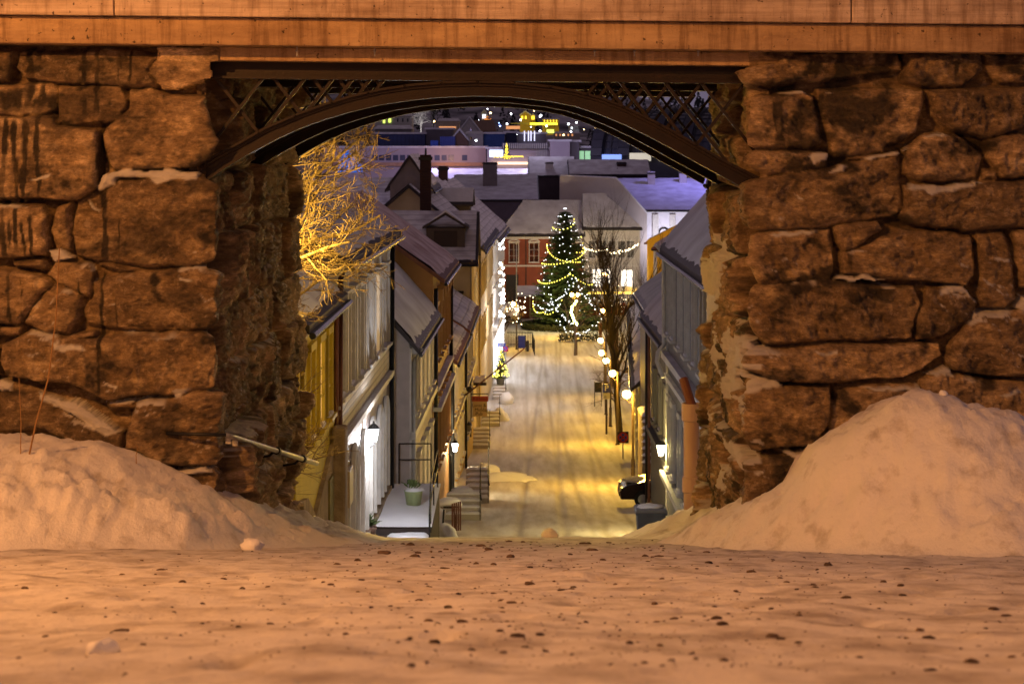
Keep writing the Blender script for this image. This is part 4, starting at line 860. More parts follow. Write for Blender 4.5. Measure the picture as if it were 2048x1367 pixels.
lantern(-3.40, 51.6, -7.1, 1, 'brilliant white wall lantern on the tall white house', True, power=330, col=(.93, .93, 1))
lantern(-2.27, 83.6, -12.0, 1, 'small bright lantern on the orange-brown house wall', True, power=230, col=(1, .85, .5))
lantern(4.55, 64.1, -9.28, -1, 'small bright lantern on the dark boarded house on the right', True, power=650, col=(1, .74, .25))
lantern(-2.05, 100, -13.45, 1, 'unlit hexagonal lantern below the pub sign', False)
# a street lamp hidden behind the left abutment lights the tree and the yellow house
light('hidden_gold_street_light', (-3.62, 32.35, -1.4), 620, (1, .62, .10), .15); light('hidden_gold_street_light', (4.35, 38.2, -1.2), 900, (1, .62, .16), .15)
light('shop_front_light', (-.5, 136, -11.5), 520, (.95, .93, 1), .5); light('shop_front_light', (-.2, 150, -12), 420, (.95, .93, 1), .5)
light('town_fill_light', (34, 150, 12), 9000, (1, .70, .72), 1.5); light('town_fill_light', (-32, 135, 12), 8000, (1, .70, .72), 1.5)  # unseen fill lights added to brighten the town roofs
light('hall_roof_light', (24, 257, 2.5), 3200, (.32, .28, 1), 1)
light('hall_front_light', (18.5, 244, -11.5), 1300, (.85, .82, 1), .4); light('square_shop_light', (10, 226, -11), 1500, (1, .85, .6), .3)
light('square_lamp_light', (1, 222, -12.5), 900, (1, .62, .3), .3); light('market_light', (14, 215, -13), 600, GOLD, .3)
light('corner_lamp_light', (13.5, 179, -14), 260, (1, .75, .3), .3)

# ------------------------------------------------------------------ bare trees
def bare_tree(name, label, base, height, r0, seed, bark, spread=1.0, up=.5, levels=4, lean=(0, 0), nb=7, start=.25, group=None, side_bias=(0, 0)):
    rr = random.Random(seed); base = Vector(base); root = empty(name, base, label, 'tree', group)
    tr, br = MB(), MB()
    def grow(p, d, L, r, lv):
        n = 6 if lv < 2 else 4; pts = [p]; rs = [r]; dd = d.copy()
        for i in range(n):
            jt = .16 if lv else .045; dd = (dd+Vector((rr.gauss(0, jt), rr.gauss(0, jt), rr.gauss(0, jt*.75)+(.10*up if lv else .08)))).normalized()
            pts.append(pts[-1]+dd*L/n); rs.append(r*(1-(i+1)/n*(.62 if lv < levels else .8)))
        (tr if lv == 0 else br).tube(pts, rs, 8 if lv == 0 else (5 if lv == 1 else 3), cap=False)
        if lv >= levels: return
        k = nb if lv == 0 else (6 if lv == 1 else 5)
        for j in range(k):
            t = start+(1-start)*(j+rr.random()*.8)/k if lv == 0 else .2+.78*(j+rr.random())/k
            f = min(t*n, n-.01); i = int(f); q = pts[i].lerp(pts[i+1], f-i); ax = (pts[i+1]-pts[i]).normalized()
            a = rr.uniform(0, 2*PI); v = Vector((math.cos(a), math.sin(a), 0)); v = (v-ax*v.dot(ax)).normalized()
            if lv == 0: v = (v+Vector((side_bias[0], side_bias[1], 0))).normalized()
            ang = rr.uniform(.55, 1.0)*spread*(1.1 if lv == 0 else 1)
            nd = (ax*math.cos(ang)+v*math.sin(ang)+Vector((0, 0, up*.25))).normalized()
            grow(q, nd, L*rr.uniform(.42, .66)*(1-.35*t if lv == 0 else 1), rs[i]*rr.uniform(.45, .65), lv+1)
        if lv: grow(pts[-1], dd, L*.45, rs[-1], levels)
    grow(base-Vector((0, 0, .3)), Vector((lean[0], lean[1], 1)).normalized(), height*.72, r0, 0)
    tr.build('trunk', bark, root, smooth=True, recalc=False); br.build('branches', bark, root, recalc=False); return root
BARK = mat('grey_brown_bark', (.13, .09, .06), (.07, .05, .035), 12, .9); BARKG = mat('pale_bark', (.28, .20, .12), (.13, .09, .05), 9, .9)
def fan_tree(label, base, H, r0, seed, bark, limbs):
    rr = random.Random(seed); base = Vector(base); root = empty('bare_tree', base, label, 'tree'); tr, br = MB(), MB()
    tr.tube([base-Vector((0, 0, .3)), base+Vector((.05, 0, H*.3)), base+Vector((-.05, .05, H*.62)), base+Vector((.02, 0, H))], [r0, r0*.85, r0*.6, r0*.25], 9, cap=False)
    def twig(p, d, L, r, lv):
        n = 6 if lv < 3 else 4; pts = [p]; rs = [r]; dd = d.copy()
        for i in range(n):
            dd = (dd+Vector((rr.gauss(0, .13), rr.gauss(0, .13), rr.gauss(0, .13)+.035))).normalized(); pts.append(pts[-1]+dd*L/n); rs.append(max(.0045, r*(1-.66*(i+1)/n)))
        br.tube(pts, rs, 5 if lv == 1 else 3, cap=False)
        if lv >= 4: return
        for j in range((11, 8, 5)[lv-1]):
            t = .12+.86*(j+rr.random())/((11, 8, 5)[lv-1]); i = min(n-1, int(t*n)); q = pts[i].lerp(pts[i+1], t*n-i); ax = (pts[i+1]-pts[i]).normalized()
            v = Vector((rr.gauss(0, 1), rr.gauss(0, 1), rr.gauss(.25, 1))); v = (v-ax*v.dot(ax)).normalized(); a = rr.uniform(.45, .95)
            twig(q, (ax*math.cos(a)+v*math.sin(a)).normalized(), L*rr.uniform(.32, .55)*(1.1-.45*t), max(.0055, rs[i]*.55), lv+1)
    for (z, dx, dy, dz, L) in limbs: twig(base+Vector((0, 0, z)), Vector((dx, dy, dz)).normalized(), L*rr.uniform(.92, 1.05), r0*.26, 1)
    tr.build('trunk', bark, root, smooth=True, recalc=False); br.build('branches', bark, root, recalc=False); return root
fan_tree('large bare tree glowing gold in lamplight behind the left abutment', (-4.9, 33.9, gz(34)-.1), 7.6, .17, 5, BARKG,
  [(3.7, 1, .1, .40, 2.8), (4.1, 1, -.1, .45, 3.0), (4.5, 1, .2, .52, 3.1), (4.8, 1, 0, .40, 3.1), (5.1, 1, .05, .50, 2.9), (5.5, 1, -.1, .42, 2.7), (6.1, 1, .1, .40, 2.4), (6.7, .9, 0, .45, 2.0), (3.3, 1, .1, .30, 2.2), (2.5, 1, -.05, .18, 1.8), (1.6, 1, .1, .15, 1.7), (5.2, -.6, .2, .8, 2.2), (4.0, -.7, .1, .7, 2.2)])
bare_tree('bare_tree', 'low spreading bare tree beside the yellow house wall', (-4.9, 35.6, gz(35.6)), 4.6, .09, 9, BARKG, spread=1.1, up=.3, nb=9, side_bias=(1.2, .1), levels=4)
bare_tree('bare_tree', 'tall bare street tree on the right pavement, taller than the lamps', (LX(1240, 118), 118, gz(118)), 12.6, .20, 12, mat('silhouette_bark', (.045, .032, .022), None, 9, .9), spread=.62, up=1.1, nb=18, levels=4)  # backlit silhouette put into the colour as near-black bark
bare_tree('bare_tree', 'wide low bare tree leaning over the right side of the street', (LX(1236, 126), 126, gz(126)), 5.6, .13, 14, BARK, spread=1.25, up=.1, nb=9, side_bias=(-.9, 0), levels=4)
t3 = bare_tree('bare_tree', 'bare tree wound with white bulbs in front of the spruce', (LX(1151, 173), 173, gz(173)), 6.6, .16, 21, BARK, spread=.95, up=.4, nb=9, levels=3, start=.35)
bare_tree('bare_tree', 'bare tree with small bulbs by the iron railing at the left of the square', (LX(1009, 176), 176, gz(176)), 5.6, .16, 25, BARK, spread=.95, up=.4, nb=8, levels=3, start=.4)
bare_tree('bare_tree', 'thin bare tree in front of the yellow corner building', (LX(1290, 180), 180, gz(180)), 7.5, .10, 27, BARK, spread=.7, up=.9, nb=8, levels=3)

# ------------------------------------------------------------------ spruce with strings of bulbs
NEED = mat('spruce_needles', (.12, .16, .045), (.03, .05, .015), 2.2, .8); SBX, SBY = LX(1130, 200), 200.0
def spruce(name, label, X, Y, zg, H, Rb, tiers, per, seed, card):
    rr = random.Random(seed); root = empty(name, (X, Y, zg), label, 'tree')
    MB().tube([(X, Y, zg-.2), (X, Y, zg+H*.96)], [.028*H, .004*H], 8).build('trunk', BARK, root)
    mb = MB()
    for i in range(tiers):
        f = i/tiers; z = zg+H*(.06+.92*f); rad = Rb*((1-f)**.62)*(.95+rr.uniform(-.12, .12))+.05
        for j in range(max(5, int(per*(1-f*.6)))):
            a = rr.uniform(0, 2*PI); L = rad*rr.uniform(.72, 1.12); c_, s_ = math.cos(a), math.sin(a); m = max(3, int(L/(card*.75)))
            for k in range(m):
                t = (k+.6)/m; px_ = X+c_*L*t; py_ = Y+s_*L*t; pz = z-.30*L*t+.24*L*t*t*t+rr.gauss(0, .03)
                wd = card*(1.25-.6*t)
                for q in (0, 1):
                    dx, dy = -s_*wd*rr.uniform(.5, 1), c_*wd*rr.uniform(.5, 1); dz = rr.uniform(-.45, .1)*wd; ox, oy = c_*card*.9, s_*card*.9
                    sg = 1 if q else -1
                    mb.add([(px_-ox*.4, py_-oy*.4, pz+.02), (px_+sg*dx*.6+ox*.3, py_+sg*dy*.6+oy*.3, pz+dz*.5), (px_+sg*dx+ox, py_+sg*dy+oy, pz+dz-.05), (px_+ox*1.3, py_+oy*1.3, pz-.03)], [(0, 1, 2, 3)])
    o = mb.build('crown', NEED, root, recalc=False); return root
spruce('spruce_tree', 'tall dark spruce wrapped in white and yellow bulbs on the square', SBX, SBY, gz(200), 11.5, 3.3, 58, 28, 3, .30)
BW = emit('cool_bulb', (.88, .94, 1), 3.6); BY = emit('yellow_bulb', (1, .86, .12), 4); BWW = emit('warm_bulb', (1, .85, .55), 6)
def bulbs(name, label, pts, m, rad, group, wire=True):
    mb = MB()
    for p in pts: mb.ball(p, rad, 5, 4)
    if len(pts) > 1 and wire:
        pass
    o = mb.build(name, m, recalc=False); rebase(o, pts[0]); tag(o, label, 'fairy lights', group); return o
def srad(z): f = min(1, max(0, ((z-gz(200))/11.5-.06)/.92)); return 3.3*((1-f)**.62)*1.0+.12
zg = gz(200)
for i, a in enumerate([-2.95, -2.5, -2.05, -1.6, -1.2, -.7, -.2]):
    pts = []; z = zg+11.4
    while z > zg+1.3+R.random():
        aa = a+.16*math.sin(z*.9+i*2); q = srad(z)*(1-.03*R.random()); pts.append((SBX+q*math.cos(aa), SBY+q*math.sin(aa), z)); z -= .60+.18*R.random()
    bulbs('string_of_bulbs', ('string of cool white bulbs down the far left edge of the spruce', 'white bulb string just inside the left edge of the spruce', 'white bulb string left of the middle of the spruce', 'white bulb string straight down the middle of the spruce', 'white bulb string just right of the middle of the spruce', 'white bulb string just inside the right edge of the spruce', 'string of cool white bulbs down the far right edge of the spruce')[i], pts, BW, .042, 'white strings down the spruce')
for i, (za, zb, a0, a1) in enumerate([(10.4, 9.6, -.2, -2.9), (8.7, 7.3, -.05, -1.0), (6.4, 8.0, -.9, -2.95) , (7.6, 6.2, -.15, -2.9), (4.6, 5.3, -2.95, -1.4), (5.4, 4.3, -1.4, -.2), (2.6, 1.8, -3.0, -2.2), (1.6, 2.9, -2.2, -1.7)]):
    n = int(abs(a1-a0)*srad(zg+za)/.24); pts = []
    for k in range(n+1):
        t = k/n; z = zg+za+(zb-za)*t-.5*math.sin(PI*t); a = a0+(a1-a0)*t; q = srad(z)+.05; pts.append((SBX+q*math.cos(a), SBY+q*math.sin(a), z))
    bulbs('string_of_bulbs', ('topmost short yellow bulb string near the tip of the spruce', 'yellow bulb string on the upper right side of the spruce', 'long yellow bulb string rising across the middle of the spruce', 'yellow bulb string crossing the upper middle of the spruce', 'yellow bulb string rising over the lower left of the spruce', 'yellow bulb string falling over the lower right of the spruce', 'yellow swag at the bottom left skirt of the spruce', 'short steep yellow swag on the bottom skirt of the spruce')[i], pts, BY, .052, 'yellow strings across the spruce')
def swag(p, q, sag, step, jit=.05):
    p, q = Vector(p), Vector(q); n = max(2, int((q-p).length/step)); return [p.lerp(q, k/n)+Vector((R.gauss(0, jit), R.gauss(0, jit), -sag*math.sin(PI*k/n)+R.gauss(0, jit))) for k in range(n+1)]
bulbs('string_of_bulbs', 'thick garland of warm bulbs slung from the spruce to the pale grey house, left half', swag(P(1166, 497, 228), P(1216, 500, 228), .15, .10, .07), BWW, .06, 'garland over the right side of the square')
bulbs('string_of_bulbs', 'thick garland of warm bulbs slung before the pale grey house, right half', swag(P(1220, 505, 228), P(1276, 488, 228), .3, .10, .07), BWW, .06, 'garland over the right side of the square')
for i, (x0, y0, x1, y1, sg, Y) in enumerate([(1100, 592, 1150, 648, .5, 172), (1112, 640, 1200, 640, 1.1, 172), (1095, 610, 1150, 560, .3, 172), (1150, 560, 1200, 625, .3, 172), (1070, 608, 1120, 612, .5, 172)]):
    bulbs('string_of_bulbs', ('white bulb swag falling on the left of the bare tree before the spruce', 'lowest sagging loop of white bulbs under the bare tree before the spruce', 'white bulb string rising to the top left of the bare tree', 'white bulb string down the right side of the bare tree before the spruce', 'short white bulb swag between spruce skirt and kiosk')[i], swag(P(x0, y0, Y), P(x1, y1, Y), sg, .19, .09), BW, .045, 'white loops on the bare tree in the square')
bulbs('string_of_bulbs', 'cluster of white bulbs in the bare tree by the left railing', [P(R.gauss(1035, 15), R.gauss(612, 12), 176+R.uniform(-1, 1)) for _ in range(60)], BWW, .045, None)
bulbs('string_of_bulbs', 'scatter of warm bulbs behind the tall bare street tree', [P(R.gauss(1240, 28), R.gauss(600, 16), 200+R.uniform(-3, 3)) for _ in range(45)], BWW, .05, None)
bulbs('string_of_bulbs', 'white bulbs trailing down the lit shop front at the end of the left row', [Vector((-.9+.02*R.random()-.012*(Yk-150)*-1, Yk, -7.0-7.5*R.random())) for Yk in [150+22*R.random() for _ in range(42)]], emit('icicle_bulb', (1, .98, .95), 14), .10, None)
light('garland_light', (SBX-2, 194.5, zg+6), 700, (.95, .95, .5), .6); light('garland_light', (SBX+2.5, 194.5, zg+3), 500, (1, .9, .5), .6)
bl = MB()
for i in range(9): q = P(1152-8*math.sin(i*.4)+R.uniform(-2, 2), 602+i*5.6, 171.5); bl.ball(q, .11, 6, 5)
o = bl.build('hanging_ornament', emit('ornament_glow', (.95, 1, .35), 10), recalc=False); rebase(o, P(1150, 645, 171.5)); tag(o, 'curved glowing yellow-green ornament hanging in the bare tree', 'ornament')
st_ = spruce('christmas_tree', 'small potted christmas tree covered in yellow bulbs by the lit shop front', LX(1001, 150), 150, gz(150)+.45, 2.3, .55, 16, 12, 8, .12)
MB().lathe((LX(1001, 150), 150, gz(150)), [(.25, 0), (.32, .45), (.28, .45)], 12).build('pot', mat('grey_pot', (.2, .2, .2)), st_)
pts = []
for i in range(110):
    f = R.random()**1.3; a = R.uniform(-PI, 0); q = .56*(1-f)+.05; pts.append((LX(1001, 150)+q*math.cos(a), 150+q*math.sin(a), gz(150)+.6+2.1*f))
bulbs('string_of_bulbs', 'yellow bulbs covering the small potted christmas tree', pts, BY, .035, None)

# ------------------------------------------------------------------ doorstep things on the left
r = empty('entrance_terrace', (-2.9, 57, -9.7), 'snow-covered raised terrace with two steps in front of the tall white house', 'terrace')
DKW = mat('dark_step_wood', (.06, .045, .04), None, 4, .8)
def snowpad(nm, x0, x1, y0, y1, z, th, parent, seed, m=SNOWP, n=26):
    Xa, Ya = np.meshgrid(np.linspace(x0, x1, n), np.linspace(y0, y1, n), indexing='ij')
    e = np.minimum(np.minimum(Xa-x0, x1-Xa)/(x1-x0), np.minimum(Ya-y0, y1-Ya)/(y1-y0))
    Za = z+th*sm(-.02, .12, e)*(.75+.4*fbm(Xa*2, Ya*1.3, 4, seed))-.01
    return gridmesh(nm, Xa, Ya, Za, m, parent)
MB().box(-3.6, -2.1, 53.9, 60.8, -12, -9.78).build('platform', DKW, r); snowpad('snow_cover', -3.62, -2.06, 53.85, 60.8, -9.78, .14, r, 3)
MB().box(-3.6, -2.15, 53.35, 53.88, -12, -10.0).build('step', DKW, r); snowpad('snow_cover', -3.2, -2.12, 53.3, 53.86, -10.0, .12, r, 4)
MB().box(-3.6, -2.15, 52.85, 53.33, -12, -10.22).build('step', DKW, r); snowpad('snow_cover', -2.95, -2.2, 52.8, 53.32, -10.22, .12, r, 5)
def railing(name, label, posts, heights, rails, m=BLACK, rad=.022):
    r = empty(name, posts[0], label, 'railing')
    posts = [Vector(p) for p in posts]
    for p in posts: MB().tube([p-Vector((0, 0, .3)), p+Vector((0, 0, heights))], rad, 6).build('post', m, r)
    for h in rails: MB().tube([p+Vector((0, 0, h)) for p in posts], rad*.9, 6).build('rail', m, r)
    return r
railing('terrace_railing', 'black two-bar railing closing the far end of the snowy terrace', [(-3.25, 60.4, -9.7), (-2.33, 60.4, -9.7)], 1.12, [1.12, .66])
railing('terrace_railing', 'black railing down the street side of the snowy terrace', [(-2.12, 59.9, -9.7), (-2.12, 56.9, -9.7), (-2.10, 54.2, -9.7), (-2.08, 52.9, -10.3)], 1.0, [1.0, .5])
r = empty('planter', (LX(827, 56.6), 56.6, -9.68), 'round pale green planter heaped with snow beside the black railing', 'planter')
X0 = LX(827, 56.6); MB().lathe((X0, 56.6, -9.70), [(.19, 0), (.25, .38), (.26, .40), (.22, .38)], 18).build('pot', mat('celadon_glaze', (.36, .42, .20), (.3, .35, .17), 4, .4), r, smooth=True)
MB().blob((X0, 56.6, -9.30), (.25, .25, .12), 4, 18, 8, .3).build('snow_cap', SNOW, r, smooth=True)
mb = MB()
for i in range(46):
    a = R.uniform(0, 6.3); q = R.uniform(.0, .2); p0 = Vector((X0+q*math.cos(a), 56.6+q*math.sin(a), -9.24+R.uniform(0, .12))); l = Vector((R.gauss(0, .05), R.gauss(0, .05), .07)); mb.add([p0, p0+l+Vector((.03, 0, 0)), p0+l*1.7, p0+l-Vector((.03, 0, 0))], [(0, 1, 2, 3)])
mb.build('leaves', NEED, r, recalc=False)
X0 = LX(728, 52.6); zc = -9.55
r = empty('potted_conifer', (X0, 52.6, zc), 'small dark conifer in a wide brown bowl at the foot of the terrace', 'potted plant')
MB().lathe((X0, 52.6, zc-.42), [(.24, 0), (.29, .36), (.32, .36), (.32, .43), (.27, .43), (.26, .38)], 18).build('bowl', mat('terracotta_bowl', (.20, .12, .09), None, 4, .7), r, smooth=False)
mb = MB()
for i in range(420):
    a = R.uniform(0, 2*PI); el = R.uniform(.25, 1.45); L = R.uniform(.22, .5)*(.75+.35*math.cos(el)); d = Vector((math.cos(a)*math.cos(el), math.sin(a)*math.cos(el), math.sin(el))); q = Vector((X0, 52.6, zc))+d*L*R.uniform(.1, .5); e_ = q+d*L*.62; sd = d.cross(Vector((R.gauss(0, 1), R.gauss(0, 1), R.gauss(0, 1)))).normalized()*.022
    mb.add([q, q+sd+d*.05, e_, q-sd+d*.05], [(0, 1, 2, 3)])
mb.build('foliage', mat('juniper_green', (.08, .11, .03), (.03, .045, .015), 9, .8), r, recalc=False)
MB().box(-3.7, -3.0, 52.2, 53.0, -11.5, zc-.42).build('stone_block', STONEF, r)
r = empty('letter_box', (-3.42, 55.2, -9.6), 'white snow-topped box standing on the terrace by the house wall', 'box')
MB().box(LX(728, 55.2), LX(743, 55.2), 55.1, 55.45, -9.75, -9.28).build('body', TRIM, r, bevel=.02); MB().blob((LX(735.5, 55.2), 55.27, -9.27), (.11, .17, .05), 3, 12, 6, .2).build('snow_cap', SNOW, r, smooth=True)
r = empty('meter_cabinet', (-3.6, 46.3, -7.8), 'beige wall cabinet with a small hood lamp beside the stone pillar', 'cabinet')
MB().box(-3.74, -3.55, 46.0, 47.0, -7.95, -7.15).build('body', mat('beige_enamel', (.50, .38, .22), None, 3, .5), r, bevel=.02); MB().lathe((-3.66, 46.1, -6.95), [(.05, -.1), (.06, .05), (.15, .05), (.03, .14)], 10).build('lamp_hood', TRIM, r)
def iron_stair(name, label, X, Y, n, dY=.32, wX=.75, side=1):
    z0 = gz(Y); r = empty(name, (X, Y, z0), label, 'stairs')
    for k in range(n):
        MB().box(X-wX, X+side*.0, Y+k*dY, Y+(k+1)*dY-.01, z0-.3, z0+.17*(k+1)).build('step', mat('worn_concrete', (.50, .46, .42), (.36, .32, .28)) if 'worn_concrete' not in bpy.data.materials else bpy.data.materials['worn_concrete'], r)
        snowpad('snow_cover', X-wX, X, Y+k*dY, Y+(k+1)*dY, z0+.17*(k+1), .11, r, k+int(Y), n=10)
    pts = [Vector((X-.03, Y+k*dY*1.0, z0+.17*k)) for k in (0, n)]
    for p in [pts[0].lerp(pts[1], t) for t in np.linspace(0, 1, 6)]: MB().tube([p-Vector((0, 0, .1)), p+Vector((0, 0, .95))], .014, 5).build('baluster', BLACK, r)
    MB().tube([pts[0]+Vector((.05, -.25, .7)), pts[0]+Vector((0, -.05, .93)), pts[1]+Vector((0, 0, .95)), pts[1]+Vector((0, .6, .95))], .02, 6).build('handrail', BLACK, r, smooth=True)
    return r
iron_stair('entrance_stairs', 'short snowy stairs with thin black handrail below the orange-brown house', -1.05, 71.0, 4, wX=1.2)
iron_stair('entrance_stairs', 'steep stairs with many thin balusters beyond the snow-covered tables', LX(978, 80), 80.0, 6, wX=.9)
iron_stair('entrance_stairs', 'pale stone stairs below the pub sign', LX(980, 111), 111, 5, wX=1.0)
iron_stair('entrance_stairs', 'pale snow-topped stairs at the foot of the cream building', LX(1000, 124), 124, 4, wX=1.1)
iron_stair('entrance_stairs', 'bright snowy stairs beside the small christmas tree', LX(1012, 140), 140, 4, wX=.9)
def snow_table(X, Y, rr_, h, label, seed):
    z0 = gz(Y); r = empty('cafe_table', (X, Y, z0), label, 'table')
    MB().lathe((X, Y, z0+h-.06), [(rr_, 0), (rr_, .06)], 16).build('table_top', DKW, r); MB().blob((X, Y, z0+h+.05), (rr_*1.05, rr_*1.05, .18), seed, 18, 10, .2).build('snow_cap', SNOWP, r, smooth=True)
    for k in range(4): a = PI/4+k*PI/2; MB().tube([(X+.6*rr_*math.cos(a), Y+.6*rr_*math.sin(a), z0+h-.05), (X+rr_*.8*math.cos(a), Y+rr_*.8*math.sin(a), z0-.05)], .025, 5).build('leg', BLACK, r)
    return r
snow_table(LX(898, 66), 66, .36, .78, 'round snow-domed table against the orange-brown house, nearer one', 3); snow_table(LX(925, 73), 73, .34, .80, 'round snow-domed table beside the stair handrail, farther one', 8)
MB_ = MB()
for k in range(5): MB_.bar((LX(905, 65.5)+.06*k, 65.3+.1*k, gz(65.3)-.1), (LX(905, 65.5)+.06*k, 65.3+.1*k, gz(65.3)+.85), .05, .02)
o = MB_.build('slatted_screen', TILER); tag(o, 'short brown slatted screen behind the nearer snow-domed table', 'screen'); rebase(o, (LX(905, 65.5), 65.3, gz(65.3)))
for (px, py, Y, rx, rz_, lab) in ((968, 905, 93, .55, .42, 'bluish snow heap at the left kerb below the cream building'), (1012, 803, 138, .5, .55, 'bright white snow heap by the small christmas tree'), (893, 1062, 62.5, .35, .3, 'shadowy snow heap at the foot of the orange-brown house'), (1003, 838, 128, .5, .5, 'little snow heap on the doorstep beneath the bright facade'), (1292, 960, 84, .6, .5, 'snow heap behind the parked car'), (1300, 800, 138, 1.2, .5, 'snow ridge along the right pavement under the bare tree')):
    X = LX(px, Y); z0 = gz(Y); o = MB().blob((X, Y, z0+rz_*.1), (rx, rx*1.6, rz_), px, 26, 16, .45).build('snow_heap', SNOWP, smooth=True); tag(o, lab, 'snow heap'); rebase(o, (X, Y, z0))
o = MB().blob((LX(1000, 92), 92, gz(92)+.02), (1.1, .9, .16), 12, 26, 12, .6).build('snow_heap', SNOWP, smooth=True); tag(o, 'low spill of snow running on to the road from the bluish heap', 'snow heap'); rebase(o, (LX(1000, 92), 92, gz(92)))
# pub sign
Ys = 105; cx = LX(960, Ys); r = empty('hanging_pub_sign', (cx, Ys, -13), 'cream hanging pub sign with a red header and dark handwriting', 'sign')
SC2 = F/Ys; zt = (HY-792)/SC2; zm = (HY-802)/SC2; zb = (HY-832)/SC2; hw = 16.5/SC2
MB().box(cx-hw, cx+hw, Ys-.05, Ys+.05, zm, zt).build('header', mat('sign_red', (.42, .06, .02), None, 3, .5), r)
MB().box(cx-hw*.86, cx+hw*.86, Ys-.04, Ys+.04, zb, zm-.004).build('board', mat('sign_cream', (.55, .38, .16), (.48, .32, .13), 3, .6), r)
INK = mat('sign_ink', (.03, .02, .02)); rot = (PI/2, 0, 0)
text('lettering', 'PUB & MAT', .14, INK, (cx, Ys-.06, (zt+zm)/2), rot, r)
for s_, zz, xx in (('Lunsj &', zm-.2, -.05), ('Middag', zm-.42, .08), ('Pub', zm-.62, -.05)): text('lettering', s_, .24, INK, (cx+xx, Ys-.05, zz), rot, r)
MB().tube([(-2.2, Ys, zt+.12), (cx+hw, Ys, zt+.12)], .025, 6).build('bracket', BLACK, r); MB().tube([(cx-hw-.05, Ys, zt+1.1), (cx-hw-.05, Ys, gz(Ys)+1.0)], .04, 6).build('pole', BLACK, r)
r = empty('window_canopy', (LX(959, 112), 112, -12.4), 'small snow-topped canopy above the pub sign', 'canopy')
MB().box(LX(947, 112), LX(973, 112), 111.4, 112.6, (HY-768)/37.5, (HY-762)/37.5).build('roof_board', DKW, r); snowpad('snow_cover', LX(947, 112), LX(973, 112), 111.3, 112.6, (HY-762)/37.5, .3, r, 8)
r = empty('flagpole', (-2.6, 97, -12.1), 'long thin bare flagpole slanting from the left facades over the street', 'flagpole')
MB().tube([(LX(890, 99), 99, (HY-822)*99/F), (LX(1048, 92), 92, (HY-697)*92/F)], [.045, .03], 8).build('pole', TILER, r, smooth=True); MB().ball((LX(939, 97), 97, (HY-778)*97/F), .14, 8, 6).build('bracket', BLACK, r)
# signs
BLUE = mat('sign_blue', (.03, .04, .30), None, 4, .4); SRED = mat('sign_rim_red', (.55, .03, .02), None, 4, .4); WHT = mat('sign_white', (.7, .7, .68), None, 4, .5)
def stop_sign(X, Y, z, size, zg, label, cross=True, post_dx=0):
    r = empty('no_stopping_sign' if cross else 'no_parking_sign', (X, Y, zg), label, 'road sign'); h = size/2
    MB().box(X-h, X+h, Y-.015, Y+.015, z-h, z+h).build('plate', mat('sign_back', (.04, .03, .03)) if 'sign_back' not in bpy.data.materials else bpy.data.materials['sign_back'], r)
    def disc(rad, y, m, nm):
        MB().prism([(X+rad*math.cos(t), y, z+rad*math.sin(t)) for t in np.linspace(0, 2*PI, 28)[:-1]], (0, .004, 0)).build(nm, m, r)
    disc(h*.92, Y-.022, SRED, 'red_ring'); disc(h*.68, Y-.028, BLUE, 'blue_disc')
    q = h*.5; mb = MB(); mb.bar((X-q, Y-.034, z+q), (X+q, Y-.034, z-q), h*.2, .004, up=(0, 0, 1)) if False else None
    for s_ in ((1, -1) if cross else (1,)):
        d = h*.09; mb.add([(X-q-d, Y-.034, z+s_*(q)-s_*d*-1*0-d*s_), (X-q+d, Y-.034, z+s_*q+d*s_), (X+q+d, Y-.034, z-s_*q+d*s_), (X+q-d, Y-.034, z-s_*q-d*s_)], [(0, 1, 2, 3)])
    mb.build('slash', SRED, r)
    MB().tube([(X+post_dx, Y+.04, zg-.1), (X+post_dx, Y+.04, z+h)], .03, 8).build('post', STEEL, r); return r
stop_sign(LX(1246, 104), 104, (HY-874)*104/F, .56, gz(104), 'square-backed no stopping sign with red cross below the nearest lamp')
stop_sign(LX(1011, 160), 160, (HY-697)*160/F, .46, gz(160), 'small no parking sign by the lit facade at the left kerb', cross=False)
Yp = 119.5; X = LX(1213, Yp); z = (HY-776)*Yp/F; r = empty('parking_sign', (X, Yp, gz(Yp)), 'blue parking sign with white P above a small plate on a thick post', 'road sign')
MB().box(X-.22, X+.22, Yp-.02, Yp+.02, z-.24, z+.24).build('plate', BLUE, r); text('lettering', 'P', .46, WHT, (X, Yp-.03, z), rot, r, .003)
MB().box(X-.2, X+.2, Yp-.02, Yp+.02, z-.62, z-.27).build('sub_plate', mat('sign_pale', (.5, .48, .4)), r); MB().tube([(X, Yp+.08, gz(Yp)-.1), (X, Yp+.08, z+.24)], .06, 8).build('post', POST, r)
mb = MB(); mb.box(X-.12, X-.09, Yp-.025, Yp-.02, z-.58, z-.42); mb.box(X-.05, X-.02, Yp-.025, Yp-.02, z-.58, z-.42); mb.build('lettering', BLUE, r)
r = empty('street_name_sign', (LX(1003, 158), 158, -17), 'blue street name plate above the small no parking sign', 'sign'); X = LX(1003, 158); z = (HY-689)*158/F
MB().box(X-.3, X+.3, 157.98, 158.02, z-.16, z+.12).build('plate', BLUE, r); MB().blob((X+.15, 158, z+.2), (.13, .1, .12), 3, 10, 6, .2).build('snow_cap', SNOW, r, smooth=True); MB().tube([(X, 158.05, gz(158)), (X, 158.05, z)], .03, 6).build('post', STEEL, r)
mb = MB(); mb.box(X-.2, X+.2, 157.96, 157.975, z-.05, z-.01); mb.build('lettering', WHT, r)
